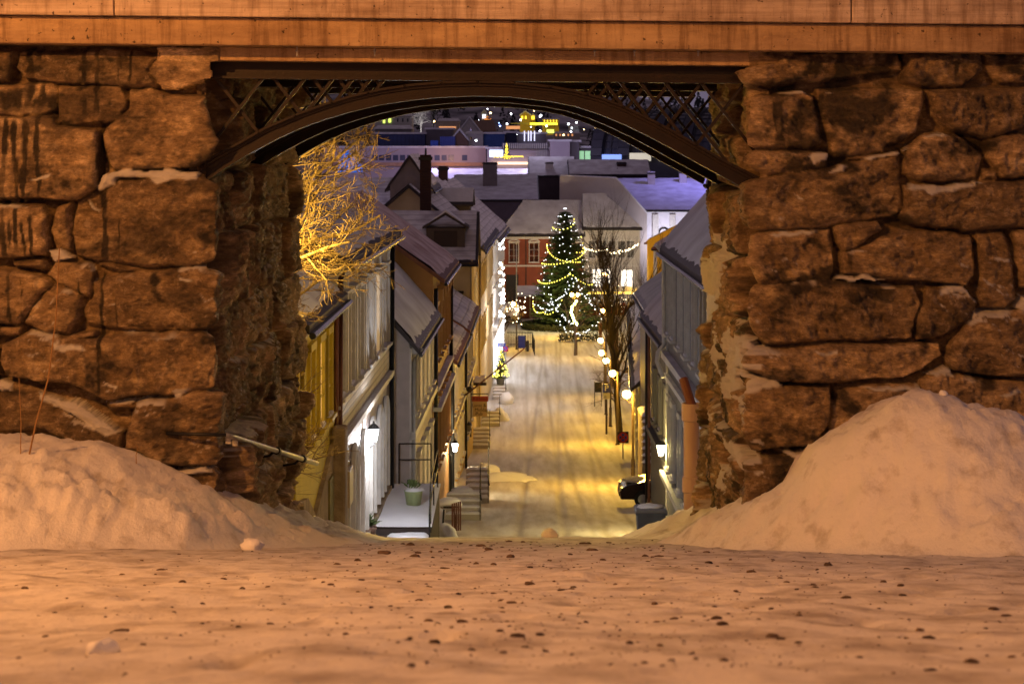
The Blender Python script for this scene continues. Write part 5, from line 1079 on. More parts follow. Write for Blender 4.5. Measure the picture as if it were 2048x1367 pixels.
for (x0, x1, y0, y1, Y, lab) in ((1037, 1050, 671, 696, 176, 'dark blue notice board by the railing on the left of the square'), (1190, 1202, 764, 784, 136, 'dark sandwich board on the right kerb beside the parking sign')):
    r = empty('notice_board', (LX((x0+x1)/2, Y), Y, gz(Y)), lab, 'board'); za, zb = (HY-y0)*Y/F, (HY-y1)*Y/F
    MB().box(LX(x0, Y), LX(x1, Y), Y-.04, Y+.04, zb, za).build('panel', BLUE if x0 < 1100 else BLACK, r); MB().box(LX(x0, Y)-.05, LX(x0, Y), Y-.05, Y+.05, gz(Y)-.1, za+.05).build('leg', POST, r); MB().box(LX(x1, Y), LX(x1, Y)+.05, Y-.05, Y+.05, gz(Y)-.1, za+.05).build('leg', POST, r)
r = empty('litter_bin', (LX(1055, 176), 176, gz(176)), 'narrow dark litter bin beside the blue notice board', 'bin'); MB().lathe((LX(1055, 176), 176, gz(176)), [(.12, 0), (.13, .8), (.15, .8), (.15, .86)], 10).build('body', POST, r); MB().lathe((LX(1055, 176), 176, gz(176)+.86), [(.15, 0), (.08, .06)], 10).build('lid', BLACK, r)
# wheelie bins
def wheelie(X, Y, zg, label, rz, m):
    r = empty('wheelie_bin', (X, Y, zg), label, 'bin', 'wheelie bins by the grey house'); w_, d_, h_ = .34, .38, .98
    def B_(mb, a, b, zz0, zz1, f0=1, f1=1): mb.hexa([(X-a*f0, Y-b*f0, zz0), (X+a*f0, Y-b*f0, zz0), (X+a*f0, Y+b*f0, zz0), (X-a*f0, Y+b*f0, zz0), (X-a*f1, Y-b*f1, zz1), (X+a*f1, Y-b*f1, zz1), (X+a*f1, Y+b*f1, zz1), (X-a*f1, Y+b*f1, zz1)])
    mb = MB(); B_(mb, w_, d_, zg+.05, zg+h_, .82, 1); mb.build('body', m, r, bevel=.02)
    mb = MB(); B_(mb, w_+.03, d_+.03, zg+h_-.06, zg+h_); mb.build('rim', m, r, bevel=.01)
    mb = MB(); B_(mb, w_+.04, d_+.05, zg+h_+.003, zg+h_+.09, 1, .93); mb.build('lid', mat('bin_lid_grey', (.22, .23, .27), None, 3, .5) if 'bin_lid_grey' not in bpy.data.materials else bpy.data.materials['bin_lid_grey'], r, bevel=.02)
    MB().blob((X, Y, zg+h_+.10), (w_*.95, d_*.9, .05), int(X*10), 18, 8, .25).build('snow_cap', SNOWP, r, smooth=True)
    for s_ in (-1, 1): MB().tube([(X+s_*.25, Y+.36, zg+.1), (X+s_*.30, Y+.36, zg+.1)], .1, 12).build('wheel', BLACK, r)
    MB().tube([(X-.2, Y+.44, zg+h_), (X+.2, Y+.44, zg+h_)], .018, 6).build('handle', BLACK, r)
    return r
BINM = mat('bin_blue_grey', (.13, .15, .19), None, 3, .45); wheelie(LX(1299, 53.2), 53.2, gz(53.2), 'grey-blue wheelie bin nearer the viewer with frosted lid', 0, BINM); wheelie(LX(1304, 54.6), 54.6, gz(54.6), 'grey-blue wheelie bin right behind the first, heavier snow on its lid', 0, BINM)
# dark car nosing out of the gap
CAR = mat('dark_car_paint', (.035, .022, .018), None, 3, .22, metal=.5); Yc = 77.6; xc = LX(1240, Yc); zg = gz(Yc); W = 1.72
r = empty('parked_car', (xc+2.1, Yc+W/2, zg), 'dark parked car with frosted bonnet nosing out beyond the boarded house', 'car')
prof_ = [(0.02, .30), (0, .55), (.06, .70), (.25, .82), (.9, .95), (1.15, 1.0), (1.75, 1.40), (2.1, 1.46), (3.2, 1.44), (3.9, 1.05), (4.25, .95), (4.3, .5), (4.2, .28)]
def whl(a): return [(a+.36*math.cos(t), .30+.36*math.sin(t)) for t in np.linspace(0, PI, 9)]
outl = [(x, z) for x, z in prof_]+list((x, z) for x, z in whl(3.45))+list((x, z) for x, z in whl(.85))
outl = prof_+[(3.45+.36*math.cos(t), .30+.36*math.sin(t)) for t in np.linspace(0, PI, 9)]+[(.85+.36*math.cos(t), .30+.36*math.sin(t)) for t in np.linspace(0, PI, 9)]
mb = MB(); n = len(outl); vs = []
for j, (yy, k, zs) in enumerate(((0, .06, .0), (.10, 0, 0), (W-.10, 0, 0), (W, .06, 0))): vs += [(xc+x+(k if x < 1 else -k if x > 3.8 else 0), Yc+yy+(.14 if z > 1.1 and j in (0, 1) else -.14 if z > 1.1 else 0), zg+z) for x, z in outl]
fs = [tuple(range(n)), tuple(range(4*n-1, 3*n-1, -1))]
for j in range(3):
    for i in range(n): fs.append((j*n+i, j*n+n+i, j*n+n+(i+1) % n, j*n+(i+1) % n))
mb.add(vs, fs); mb.build('body', CAR, r, bevel=.03)
for a in (.85, 3.45):
    for yy in (.0, W-.22):
        o = MB().tube([(xc+a, Yc+yy, zg+.31), (xc+a, Yc+yy+.22, zg+.31)], .32, 20).build('wheel', mat('tyre', (.015, .015, .015)) if 'tyre' not in bpy.data.materials else bpy.data.materials['tyre'], r)
        MB().tube([(xc+a, Yc+yy-.01, zg+.31), (xc+a, Yc+yy+.02, zg+.31)], .19, 12).build('rim', STEEL, o).location = (0, 0, 0)
for yy in (.08, W-.36): MB().box(xc+.02, xc+.16, Yc+yy, Yc+yy+.28, zg+.60, zg+.74).build('headlight', glass('headlight_glass', (.3, .3, .3), .1), r, bevel=.02)
MB().prism([(xc+1.22, Yc+.02, zg+1.0), (xc+1.8, Yc+.10, zg+1.36), (xc+3.1, Yc+.10, zg+1.36), (xc+3.7, Yc+.02, zg+1.04)], (0, .02, 0)).build('side_window', GLASSD, r)
MB().box(xc-.02, xc+.05, Yc+.3, Yc+W-.3, zg+.38, zg+.55).build('grille', BLACK, r); MB().blob((xc+.75, Yc+W/2, zg+.90), (.6, .7, .07), 6, 18, 8, .2).build('frost', mat('frost', (.45, .42, .38), (.2, .17, .15), 6), r, smooth=True)
r = empty('stone_stair_block', (5.6, 82, gz(82)), 'snow-capped stone stair block beside the pavement past the parked car', 'stairs'); X1 = LX(1282, 83)
for k in range(7): MB().box(X1+.02*k, X1+.9, 82+.33*k, 82.32+.33*k, gz(82)-.5, -12.3+.22*k-.1).build('step', STONEF, r); snowpad('snow_cover', X1-.03+.02*k, X1+.92, 81.98+.33*k, 82.34+.33*k, -12.4+.22*k, .12, r, k, n=10)
snowpad('snow_cover', X1+.1, X1+1.4, 84.4, 87, -10.9, .2, r, 55)
MB().box(X1+.12, X1+1.38, 84.4, 87, -15.5, -10.9).build('platform', STONEF, r)

# ------------------------------------------------------------------ on the square
HEDGE = mat('winter_hedge', (.10, .10, .03), (.035, .035, .015), 6, .9, .05, 20)
def leafy(mb, c, r3, n, size, rr=R):
    for i in range(n):
        v = Vector((rr.gauss(0, 1), rr.gauss(0, 1), rr.gauss(0, 1))).normalized(); k = rr.uniform(.7, 1.05); q = Vector((c[0]+v.x*r3[0]*k, c[1]+v.y*r3[1]*k, c[2]+v.z*r3[2]*k))
        a = Vector((rr.gauss(0, 1), rr.gauss(0, 1), rr.gauss(0, 1))).normalized()*size; b = a.cross(v).normalized()*size; mb.add([q-a, q+b, q+a, q-b], [(0, 1, 2, 3)])
mb = MB()
for i in range(110):
    a = 2*PI*i/110; rx, ry = 3.9, 3.9; c = (SBX+rx*math.cos(a), SBY+ry*math.sin(a), gz(200)+.28); leafy(mb, c, (.32, .32, .34), 46, .08)
o = mb.build('hedge_ring', HEDGE, recalc=False); tag(o, 'low round clipped hedge encircling the tall spruce', 'hedge'); rebase(o, (SBX, SBY, gz(200)))
for (x0, x1, Y, lab) in ((1120, 1196, 186, 'low scrubby hedge with crossed stakes in front of the round hedge'), (1012, 1040, 205, 'bushy hedge end beside the brown kiosk'), (1100, 1128, 204, 'dark shrub at the foot of the spruce')):
    mb = MB(); xa, xb = LX(x0, Y), LX(x1, Y); n = int((xb-xa)/.22)
    for i in range(n+1): leafy(mb, (xa+(xb-xa)*i/n, Y, gz(Y)+.38), (.24, .4, .46), 60, .07)
    o = mb.build('hedge', HEDGE, recalc=False); tag(o, lab, 'hedge'); rebase(o, ((xa+xb)/2, Y, gz(Y)))
Y = 180; r = empty('iron_fence', (LX(1038, Y), Y, gz(Y)), 'thin black iron railing standing on the left side of the square', 'fence'); xa, xb = LX(1014, Y), LX(1064, Y); z0 = gz(Y)
for zz in (.25, 1.25): MB().tube([(xa, Y, z0+zz), (xb, Y, z0+zz), (xb+.15, Y-8, gz(Y-8)+zz)], .03, 5).build('rail', BLACK, r)
for i in range(17): x = xa+(xb-xa)*i/16; MB().tube([(x, Y, z0), (x, Y, z0+1.35)], .018, 4).build('bar', BLACK, r)
for i in range(1, 14): MB().tube([(xb+.15*i/13, Y-8*i/13, gz(Y-8*i/13)), (xb+.15*i/13, Y-8*i/13, gz(Y-8*i/13)+1.35)], .018, 4).build('bar', BLACK, r)
Y = 212; r = empty('market_kiosk', (LX(1060, Y), Y, gz(Y)), 'red-brown market kiosk with a pale criss-cross porch rail', 'kiosk'); z0 = gz(Y); KB = mat('kiosk_red', (.30, .09, .03), None, 3, .7, wave=('X', .2)); PK = mat('kiosk_trim', (.55, .42, .20), None, 3, .6)
MB().box(LX(1038, Y), LX(1060, Y), Y, Y+3, z0, z0+2.2).build('wall', KB, r); MB().box(LX(1060, Y), LX(1086, Y), Y+1.2, Y+3, z0, z0+2.3).build('back_wall', KB, r)
MB().hexa([(LX(1034, Y), Y-.6, z0+2.25), (LX(1090, Y), Y-.6, z0+2.25), (LX(1090, Y), Y+3.2, z0+2.9), (LX(1034, Y), Y+3.2, z0+2.9), (LX(1034, Y), Y-.6, z0+2.4), (LX(1090, Y), Y-.6, z0+2.4), (LX(1090, Y), Y+3.2, z0+3.1), (LX(1034, Y), Y+3.2, z0+3.1)]).build('roof', SNOWR, r)
for x in (1060, 1072, 1086): MB().box(LX(x, Y)-.06, LX(x, Y)+.06, Y-.1, Y+.02, z0, z0+2.3).build('post', PK, r)
mb = MB(); xa, xb = LX(1060, Y), LX(1086, Y)
for zz in (.15, .95): mb.box(xa, xb, Y-.13, Y-.08, z0+zz, z0+zz+.08)
for i in range(4):
    u, v = xa+(xb-xa)*i/4, xa+(xb-xa)*(i+1)/4; mb.bar((u, Y-.1, z0+.2), (v, Y-.1, z0+.95), .06, .03, up=(0, 1, 0)); mb.bar((v, Y-.12, z0+.2), (u, Y-.12, z0+.95), .06, .03, up=(0, 1, 0))
mb.build('lattice_rail', PK, r)
r = empty('white_flagpole', (LX(1033, 205), 205, gz(205)), 'tall white flagpole in front of the red house', 'flagpole'); MB().tube([(LX(1033, 205), 205, gz(205)), (LX(1033, 205), 205, (HY-488)*205/F)], [.07, .04], 8).build('pole', TRIM, r, smooth=True); MB().ball((LX(1033, 205), 205, (HY-487)*205/F), .09, 8, 6).build('finial', TRIM, r)
Y = 216; r = empty('market_stall', (LX(1205, Y), Y, gz(Y)), 'long snow-roofed market stall edged with yellow light right of the spruce', 'stall'); z0 = gz(Y)
MB().box(LX(1168, Y), LX(1280, Y), Y, Y+3, z0+2.25, z0+2.45).build('roof', BLACK, r); snowpad('snow_cover', LX(1168, Y), LX(1280, Y), Y-.1, Y+3, z0+2.45, .5, r, 9, n=40)
MB().box(LX(1170, Y), LX(1278, Y), Y-.06, Y-.02, z0+2.2, z0+2.42).build('light_strip', emit('stall_light', (1, .65, .12), 3), r); MB().box(LX(1172, Y), LX(1276, Y), Y+.2, Y+2.8, z0, z0+1.0).build('counter', KB, r)
for i in range(6): x = LX(1172+i*21, Y); MB().box(x-.05, x+.05, Y-.0, Y+.1, z0, z0+2.25).build('post', PK, r)
for i in range(9): x = LX(1178+i*11, Y); MB().box(x, x+.35, Y+.3, Y+.6, z0+1.0, z0+1.25+.2*(i % 3)).build('goods', (SRED, TRIM, PK)[i % 3], r)
for (x, Y, y0, y1, w_, lab) in ((1230, 150, 655, 722, .5, 'broad brown timber pillar left of the bare street tree trunk'), (1264, 152, 652, 705, .55, 'second brown timber pillar, right of the bare street tree trunk'), (1201, 190, 645, 664, .3, 'short dark post at the end of the scrubby hedge')):
    r = empty('timber_pillar', (LX(x, Y), Y, gz(Y)), lab, 'pillar'); MB().box(LX(x, Y)-w_/2, LX(x, Y)+w_/2, Y-w_/2, Y+w_/2, gz(Y)-.1, (HY-y0)*Y/F).build('shaft', mat('umber_timber', (.20, .10, .04), (.13, .06, .03), 3, .8) if 'umber_timber' not in bpy.data.materials else bpy.data.materials['umber_timber'], r, bevel=.03)
    snowpad('snow_cap', LX(x, Y)-w_/2, LX(x, Y)+w_/2, Y-w_/2, Y+w_/2, (HY-y0)*Y/F, .08, r, 2, n=10)

# ------------------------------------------------------------------ the town beyond
PALE = mat('pale_lavender_render', (.46, .40, .44), (.38, .33, .38), .3, .85); NAVY = mat('navy_cladding', (.03, .045, .16), (.02, .03, .10), .5, .5, wave=('X', .8)); MAUVE = mat('mauve_grey_cladding', (.17, .15, .17), None, .3, .85)
WIN_D = mat('dark_blue_pane', (.05, .06, .12), None, 1, .3)
def px_box(Y, x0, x1, y0, y1, dep): return (LX(x0, Y), LX(x1, Y), Y, Y+dep, (HY-y1)*Y/F, (HY-y0)*Y/F)
def block(name, label, cat, Y, x0, x1, yt, yb, dep, m, wins=(), wm=WIN_D, roof=True, base=True, group=None):
    zb = -18.5 if base else (HY-yb)*Y/F; r = empty(name, (LX((x0+x1)/2, Y), Y+dep/2, zb), label, cat, group)
    q = px_box(Y, x0, x1, yt, yb, dep); MB().box(q[0], q[1], q[2], q[3], zb, q[5]).build('wall', m, r)
    if roof: MB().box(q[0]-.3, q[1]+.3, q[2]-.3, q[3]+.3, q[5]+.003, q[5]+.35).build('roof', SNOWR, r)
    for (a, b, c, d) in wins: u = px_box(Y, a, b, c, d, 1); MB().box(u[0], u[1], Y-.05, Y-.005, u[4], u[5]).build('window', wm, r)
    return r
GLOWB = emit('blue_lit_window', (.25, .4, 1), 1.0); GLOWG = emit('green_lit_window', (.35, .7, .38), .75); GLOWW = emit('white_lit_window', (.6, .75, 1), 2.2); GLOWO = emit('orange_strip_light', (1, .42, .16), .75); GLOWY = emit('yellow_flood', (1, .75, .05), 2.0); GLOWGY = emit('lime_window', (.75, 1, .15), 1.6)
r = block('department_store', 'long pale lavender department store with a row of small dark windows', 'building', 370, 640, 972, 296, 336, 14, PALE, [(x, x+10.5, 310, 321) for x in (745, 758, 772, 786, 800, 814, 869, 883, 897, 924)])
u = px_box(370, 640, 972, 325, 332, 1); MB().box(u[0], u[1], 369.3, 369.95, u[4], u[5]).build('awning', mat('awning_cloth', (.5, .3, .2)), r); light('awning_light', (LX(900, 365), 365, -2.5), 500, (1, .5, .25), .5); light('store_wash_light', (LX(860, 340), 340, 2.0), 6000, (.62, .5, 1), 1)
light('store_wash_light', (LX(1080, 340), 338, 3.0), 4500, (.8, .7, 1), 1)
r = block('shopping_centre', 'pale shopping centre with fluted canopy, lit window and yellow garland', 'building', 365, 974, 1098, 298, 332, 14, PALE, [(979, 1006, 300, 314)], GLOWW)
for i in range(22): x = 1006+i*4.1; u = px_box(363, x, x+1.8, 287, 297, 1); MB().box(u[0], u[1], 362.5, 363.4, u[4], u[5]).build('fin', TRIM, r)
u = px_box(363.5, 1004, 1096, 286, 298, 1); MB().box(u[0], u[1], 363.5, 372, u[4], u[5]).build('canopy', mat('canopy_shade', (.2, .19, .22)), r)
for i in range(7): x = 1072+i*3.3; u = px_box(364, x, x+1.6, 299, 321, 1); MB().box(u[0], u[1], 364.2, 364.9, u[4], u[5]).build('slat', TRIM, r)
u = px_box(364, 980, 1062, 324, 329, 1); MB().box(u[0], u[1], 364, 364.9, u[4], u[5]).build('light_strip', emit('shop_strip', (1, .7, .45), 1.6), r)
spruce('spruce_tree', 'distant small lit spruce in front of the shopping centre window', LX(1013, 358), 358, (HY-318)*358/F, 2.5, .8, 10, 10, 9, .2)
bulbs('string_of_bulbs', 'yellow-green bulbs on the distant small spruce', [Vector((LX(1013, 357.5)+R.gauss(0, .35)*(1-f), 357, (HY-318)*358/F+2.6*f)) for f in [R.random() for _ in range(46)]], GLOWY, .09, None)
bulbs('string_of_bulbs', 'row of yellow bulbs across the front of the shopping centre', [P(988+i*1.35, 313.5+R.uniform(-1.2, 1.2), 357) for i in range(44)], GLOWY, .09, None)
block('pale_stair_tower', 'plain pale box-like tower between the shopping centre and the green window', 'building', 360, 1100, 1140, 283, 330, 8, PALE); block('pale_stair_tower', 'darker box-like tower just right of the plain pale tower', 'building', 361, 1141, 1159, 284, 330, 8, MAUVE)
block('green_lit_building', 'low building with a wide green-lit window beside the glass vaults', 'building', 362, 1160, 1196, 296, 330, 8, MAUVE, [(1159, 1168, 302, 321), (1170, 1192, 302, 321)], GLOWG)
block('navy_roof_hall', 'navy blue glazed hall behind the department store', 'building', 410, 752, 850, 268, 296, 12, NAVY); block('mauve_hall', 'flat mauve-grey hall right of the navy hall', 'building', 412, 852, 905, 259, 296, 12, MAUVE)
block('roof_plant_box', 'small bright blue plant box on the store roof', 'plant box', 380, 861, 876, 281, 296, 3, mat('bright_blue_panel', (.06, .12, .5)), roof=False, base=False); block('blue_container', 'blue ribbed container on the roofs behind the store', 'container', 382, 880, 910, 273, 296, 3, mat('ribbed_blue', (.04, .07, .36), None, 1, .5, wave=('X', .4)), roof=False, base=False)
block('blue_shed', 'blue shed right of the small white house', 'building', 395, 967, 1009, 268, 298, 8, mat('plain_blue_panel', (.05, .10, .30))); block('navy_shed', 'dark navy shed beside the blue shed', 'building', 397, 1010, 1034, 266, 298, 8, mat('near_black_panel', (.02, .025, .06)))  # sheds in plain blue and near-black wall colours
r = block('masted_building', 'low building with tall white lit posts at the foot of the hill', 'building', 400, 1035, 1092, 268, 298, 8, MAUVE)
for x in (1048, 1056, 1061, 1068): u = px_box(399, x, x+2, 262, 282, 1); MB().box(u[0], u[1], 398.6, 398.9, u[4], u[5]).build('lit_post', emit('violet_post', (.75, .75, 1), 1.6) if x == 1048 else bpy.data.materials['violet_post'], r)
def villa(name, label, Y, x0, x1, ypk, yev, yb, m, wins=(), wm=GLASSD, roofm=SNOWR, group=None, dep=9, front_gable=True):
    xa, xb = LX(x0, Y), LX(x1, Y); zb = (HY-yb)*Y/F-4; ze = (HY-yev)*Y/F; zp = (HY-ypk)*Y/F; r = empty(name, ((xa+xb)/2, Y+dep/2, zb), label, 'house', group); e = (xb-xa)*.06
    if front_gable:
        MB().prism([(xa, Y, zb), (xb, Y, zb), (xb, Y, ze), ((xa+xb)/2, Y, zp), (xa, Y, ze)], (0, dep, 0)).build('wall', m, r)
        MB().prism([(xa-e, Y-.3, ze-.2), ((xa+xb)/2, Y-.3, zp+.1), (xb+e, Y-.3, ze-.2), (xb+e, Y-.3, ze+.2), ((xa+xb)/2, Y-.3, zp+.55), (xa-e, Y-.3, ze+.2)], (0, dep+.6, 0)).build('roof', roofm, r)
    else:
        MB().box(xa, xb, Y, Y+dep, zb, ze).build('wall', m, r); MB().hexa([(xa-e, Y-.4, ze+.01), (xb+e, Y-.4, ze+.01), (xb+e, Y+dep, ze+.01), (xa-e, Y+dep, ze+.01), (xa+e, Y+dep*.45, zp), (xb-e, Y+dep*.45, zp), (xb-e, Y+dep*.5, zp), (xa+e, Y+dep*.5, zp)]).build('roof', roofm, r)
    for (a, b, c, d) in wins: MB().box(LX(a, Y), LX(b, Y), Y-.06, Y-.01, (HY-d)*Y/F, (HY-c)*Y/F).build('window', wm, r)
    return r
WHWALL = mat('far_white_wall', (.50, .47, .46)); YWALL = mat('far_yellow_wall', (.6, .42, .08)); BRWALL = mat('far_brown_wall', (.22, .13, .10)); 
villa('gabled_house', 'dark gable with a bluish snow edge rising beside the blue container', 386, 902, 936, 262, 281, 297, BRWALL)
villa('small_white_house', 'small white house with a lamp left of the blue shed', 392, 931, 966, 262, 268, 297, WHWALL, [(941, 944, 274, 279)], front_gable=False)
villa('steep_gabled_chapel', 'steep white gable like a chapel under the hillside', 470, 920, 958, 237, 262, 272, WHWALL, [(940, 943, 256, 262)])
villa('brown_roofed_house', 'broad brown-roofed house right of the steep white gable', 490, 945, 990, 240, 262, 272, BRWALL, roofm=mat('far_brown_roof', (.22, .14, .11)), front_gable=False)
villa('manor_house', 'long pale manor at upper left with two lime-lit windows', 560, 740, 824, 226, 232, 256, WHWALL, [(794+i*10, 797+i*10, 237, 244) for i in range(3)]+[(757, 760, 237, 244)], front_gable=False)
villa('manor_wing', 'lower wing before the long pale manor, flat snowy roof', 540, 750, 822, 250, 258, 272, MAUVE, front_gable=False)
for (Y, x0, x1, a, b, c, m, lab, wn) in ((640, 765, 772, 234, 236, 246, GLOWGY, '', 0),):
    pass
block('manor_window_lights', 'pair of lime-lit windows glowing on the pale manor wall', 'window', 559.8, 766, 770, 237, 246, .12, GLOWGY, [(777, 782, 237, 245)], GLOWGY, roof=False, base=False)
villa('flat_brown_house', 'long low brown-grey house right of the frosted tree', 520, 872, 918, 236, 242, 266, mat('far_taupe_wall', (.3, .22, .2)), [(878, 912, 253, 257)], GLOWO, front_gable=False)
villa('hill_villa', 'small white-lit villa among trees left of the orange glow', 700, 963, 974, 222, 228, 240, WHWALL, [(965, 972, 229, 237)], LITCOOL)
villa('hill_villa', 'yellow floodlit villa with a small middle gable on the hill', 720, 1040, 1062, 224, 231, 243, YWALL, [(1043, 1046, 232, 238), (1050, 1053, 232, 238)], GLOWY)
villa('hill_villa', 'tiny villa with a bright orange-yellow end wall', 722, 1062, 1070, 229, 233, 240, YWALL, [(1063, 1069, 232, 239)], GLOWY)
villa('hill_villa', 'wide yellow villa with twin gables above the bright wall', 700, 1086, 1118, 236, 239, 246, YWALL, [(1088+i*6, 1090+i*6, 240, 244) for i in range(5)], GLOWY, front_gable=False)
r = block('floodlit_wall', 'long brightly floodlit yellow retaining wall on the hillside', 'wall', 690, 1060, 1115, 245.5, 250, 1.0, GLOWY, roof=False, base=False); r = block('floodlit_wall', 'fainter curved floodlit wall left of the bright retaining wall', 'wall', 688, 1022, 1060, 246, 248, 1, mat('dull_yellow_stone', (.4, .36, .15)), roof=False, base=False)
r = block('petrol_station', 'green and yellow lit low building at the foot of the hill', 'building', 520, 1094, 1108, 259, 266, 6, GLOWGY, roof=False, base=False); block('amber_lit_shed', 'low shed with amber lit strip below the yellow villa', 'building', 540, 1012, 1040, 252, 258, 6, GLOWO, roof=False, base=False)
villa('blue_grey_house', 'pale blue-grey house with snowy roof right of the floodlit wall', 600, 1139, 1158, 246, 252, 262, mat('far_blue_wall', (.35, .37, .42)), [(1142, 1145, 254, 258)], LITCOOL, front_gable=False)
villa('roadside_house', 'long pale roadside house with amber windows below the blue-grey house', 560, 1108, 1160, 263, 267, 276, mat('far_grey_wall', (.3, .26, .26)), [(1111+i*8, 1114+i*8, 268, 272) for i in range(5)], GLOWO, front_gable=False)
# frosted, floodlit and dark hillside trees
frost = mat('frosted_twigs', (.62, .60, .60), (.4, .38, .38), 1, .9); DKT = mat('dark_twigs', (.03, .025, .025), None, 1, .9); ORT = mat('amber_lit_twigs', (.45, .26, .10))
bare_tree('frosted_tree', 'round frosted white tree in front of the pale manor', (LX(842, 500), 500, (HY-262)*500/F), 7.0, .2, 41, frost, spread=1.1, up=.2, nb=16, levels=4); light('floodlight', (LX(842, 494), 494, (HY-268)*500/F), 1500, (1, .95, .9), .3)
bare_tree('dark_tree', 'dark bare tree right of the frosted white one', (LX(866, 495), 495, (HY-262)*495/F), 8.5, .2, 42, DKT, spread=.8, up=.6, nb=12, levels=3)
bare_tree('amber_lit_tree', 'low tree lit amber beside the white-lit villa', (LX(974, 600), 600, (HY-250)*600/F), 3.6, .2, 43, ORT, spread=1.2, up=.2, nb=14, levels=3); light('floodlight', (LX(974, 597), 595, (HY-248)*600/F), 2600, (1, .5, .15), .3)
bare_tree('amber_lit_tree', 'tree lit amber right beside the glass vaults', (LX(1205, 480), 480, (HY-262)*480/F), 3.6, .2, 44, ORT, spread=1.2, up=.2, nb=14, levels=3); light('floodlight', (LX(1205, 476), 475, (HY-262)*480/F), 2000, (1, .6, .12), .3)
light('floodlight', (LX(1100, 680), 678, (HY-246)*680/F), 5000, (1, .8, .1), .5); light('floodlight', (LX(1050, 705), 705, (HY-240)*705/F), 2500, (1, .8, .15), .5)
mb = MB()
rr = random.Random(77)
for i in range(900):
    Y = rr.uniform(470, 1500); X = rr.uniform(-.14, .15)*Y*1.2; z = hz(X, Y); H_ = rr.uniform(4, 11)
    for k in range(34): q = rr.random(); a = rr.uniform(0, 6.28); w_ = (1-q)*H_*.26; c = Vector((X+w_*math.cos(a), Y+w_*math.sin(a), z+H_*(.1+.9*q))); s_ = H_*.07; mb.add([c, c+Vector((s_, rr.gauss(0, s_), -s_*.7)), c+Vector((0, 0, -s_*1.6)), c+Vector((-s_, rr.gauss(0, s_), -s_*.7))], [(0, 1, 2, 3)])
o = mb.build('hillside_wood', mat('dark_wood_foliage', (.05, .05, .055), (.02, .02, .025), .2, .9), recalc=False); tag(o, 'far-off dark wood covering the hillside', 'wood', kind='stuff')
cols = [('white', emit('far_white_lamp', (.9, .95, 1), 14)), ('amber', emit('far_amber_lamp', (1, .7, .3), 12)), ('blue', emit('far_blue_lamp', (.25, .4, 1), 10)), ('lime', emit('far_lime_lamp', (.7, 1, .3), 10))]
far = [(989, 213, 0), (1008, 206, 0), (1041, 240, 0), (1068, 222, 1), (1080, 233, 0), (1082, 231, 0), (1151, 237, 0), (1153, 245, 0), (1137, 248, 0), (1168, 259, 1), (1190, 260, 2), (1191, 257, 1), (958, 241, 0), (1014, 248, 0), (904, 258, 2), (916, 252, 1), (1076, 281, 1), (1065, 270, 1), (1062, 254, 0), (1093, 252, 3), (1111, 270, 0), (1115, 269, 0), (1127, 270, 1), (1131, 270, 1), (1137, 266, 0), (1142, 263, 0), (1156, 268, 0), (998, 246, 2), (1000, 252, 2), (981, 226, 1), (952, 281, 0), (1034, 268, 0), (1080, 262, 0), (975, 218, 0), (1022, 228, 0), (868, 243, 1)]
WHERE = ['above the small white-lit villa', 'highest one near the arch crown', 'left of the middle-gabled yellow villa', 'above the tiny bright-ended villa', 'between the two yellow villas', 'just left of the wide yellow villa', 'above the blue-grey house', 'over the blue-grey house roof', 'left of the blue-grey house gable', 'right of the blue-grey house', "beside the glass vault's left foot", 'left of the amber tree by the vaults', 'left of the amber hillside tree', 'left end of the faint floodlit wall', 'near the blue container', 'left of the steep white gable', 'right end of the masted building roof', "over the masted building's lit posts", 'under the faint floodlit wall', 'under the bright retaining wall', 'beside the green and yellow lit building', 'right of the green and yellow lit building', 'first of a pair over the roadside house', 'second of a pair over the roadside house', 'over the middle of the roadside house', 'over the right of the roadside house', 'at the right end of the roadside house', "lower of two left of the dull wall's end", "lowest beside the dull wall's end", 'just above the amber hillside tree', 'on the small white house wall', 'left of the masted building', "above the masted building's right half", "above the white-lit villa's right side", 'between white-lit villa and yellow villa', 'beside the dark bare tree']
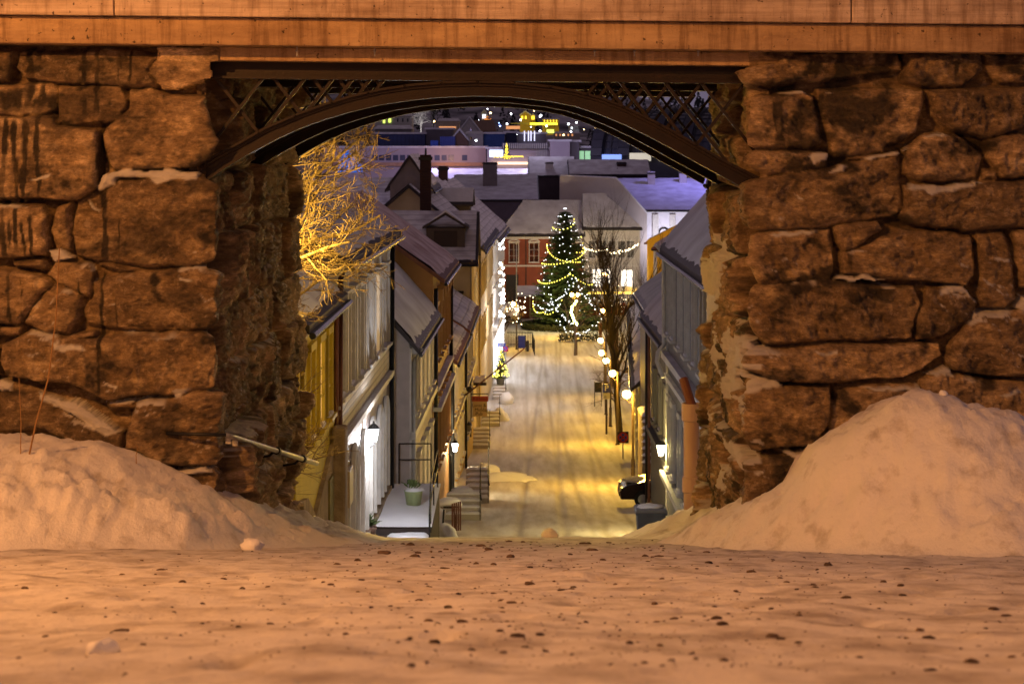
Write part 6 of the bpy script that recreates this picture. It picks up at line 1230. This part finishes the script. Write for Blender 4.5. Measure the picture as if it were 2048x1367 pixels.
for i, (x, y, c) in enumerate(far):
    Y = 380 if (x, y) == (952, 281) else 500+((i*53) % 160); p_ = P(x, y, Y); nmx = 'far_lamp'
    o = MB().ball(p_, (.16+.05*(i % 3)) if c != 3 else .3, 6, 4).build('far_lamp', cols[c][1]); rebase(o, p_)
    tag(o, '%s pinprick lamp on the dark hillside, %s' % (cols[c][0], WHERE[i]), 'lamp', 'pinprick lamps on the far hillside')
# glass vaults
r = empty('glass_vault_hall', (LX(1300, 360), 366, -4), 'dark ribbed glass vault hall with blue and cream lit bays at upper right', 'building')
def vcurve(x0, Y0_, n=12): return [Vector((LX(x0, Y0_)+7.5*(1-math.cos(t))*.55, Y0_+12*(1-math.cos(t)), -3.2+9.2*math.sin(t))) for t in np.linspace(0, PI/2, n)]
RIB = mat('vault_rib', (.03, .028, .04), None, 1, .6); VG = glass('vault_glass', (.045, .045, .065), .25)
ribs = [1192, 1247, 1306, 1368, 1432]
for x in ribs:
    c = vcurve(x, 352); mb = MB()
    for a, b in zip(c, c[1:]): mb.bar(a, b, 1.9, .9, up=(0, 0, 1))
    mb.build('rib', RIB, r)
for k, (xa, xb) in enumerate(zip(ribs, ribs[1:])):
    ca, cb = vcurve(xa, 352.4), vcurve(xb, 352.4); mb = MB(); mb.add(ca+cb, [(i, i+1, 13+i, 12+i) for i in range(11)]); mb.build('glazing', VG, r)
    mb = MB()
    for j in (1, 2, 3): a = [p.lerp(q, j/4)-Vector((0, .15, 0)) for p, q in zip(ca, cb)]; [mb.bar(u, v, .18, .18) for u, v in zip(a, a[1:])]
    for i in range(1, 11, 1): mb.bar(ca[i]-Vector((0, .15, 0)), cb[i]-Vector((0, .15, 0)), .16, .16)
    mb.build('glazing_bars', RIB, r)
    lm = (GLOWB, emit('cream_lit_window', (.8, .75, .55), .55) if k == 1 else None, emit('cream_lit_window', (.9, .85, .7), .8) if k == 2 else None, GLOWB)[k] or GLOWB
    MB().box(LX(xa+12, 351), LX(xb-4, 351), 350.9, 351.2, (HY-322)*351/F, (HY-(306 if k else 309))*351/F).build('lit_bay', lm, r)
    MB().box(LX(xa, 352), LX(xb, 352), 351.6, 351.9, -8, (HY-322)*351/F).build('plinth_wall', RIB, r)
for nm in ('department_store',): pass
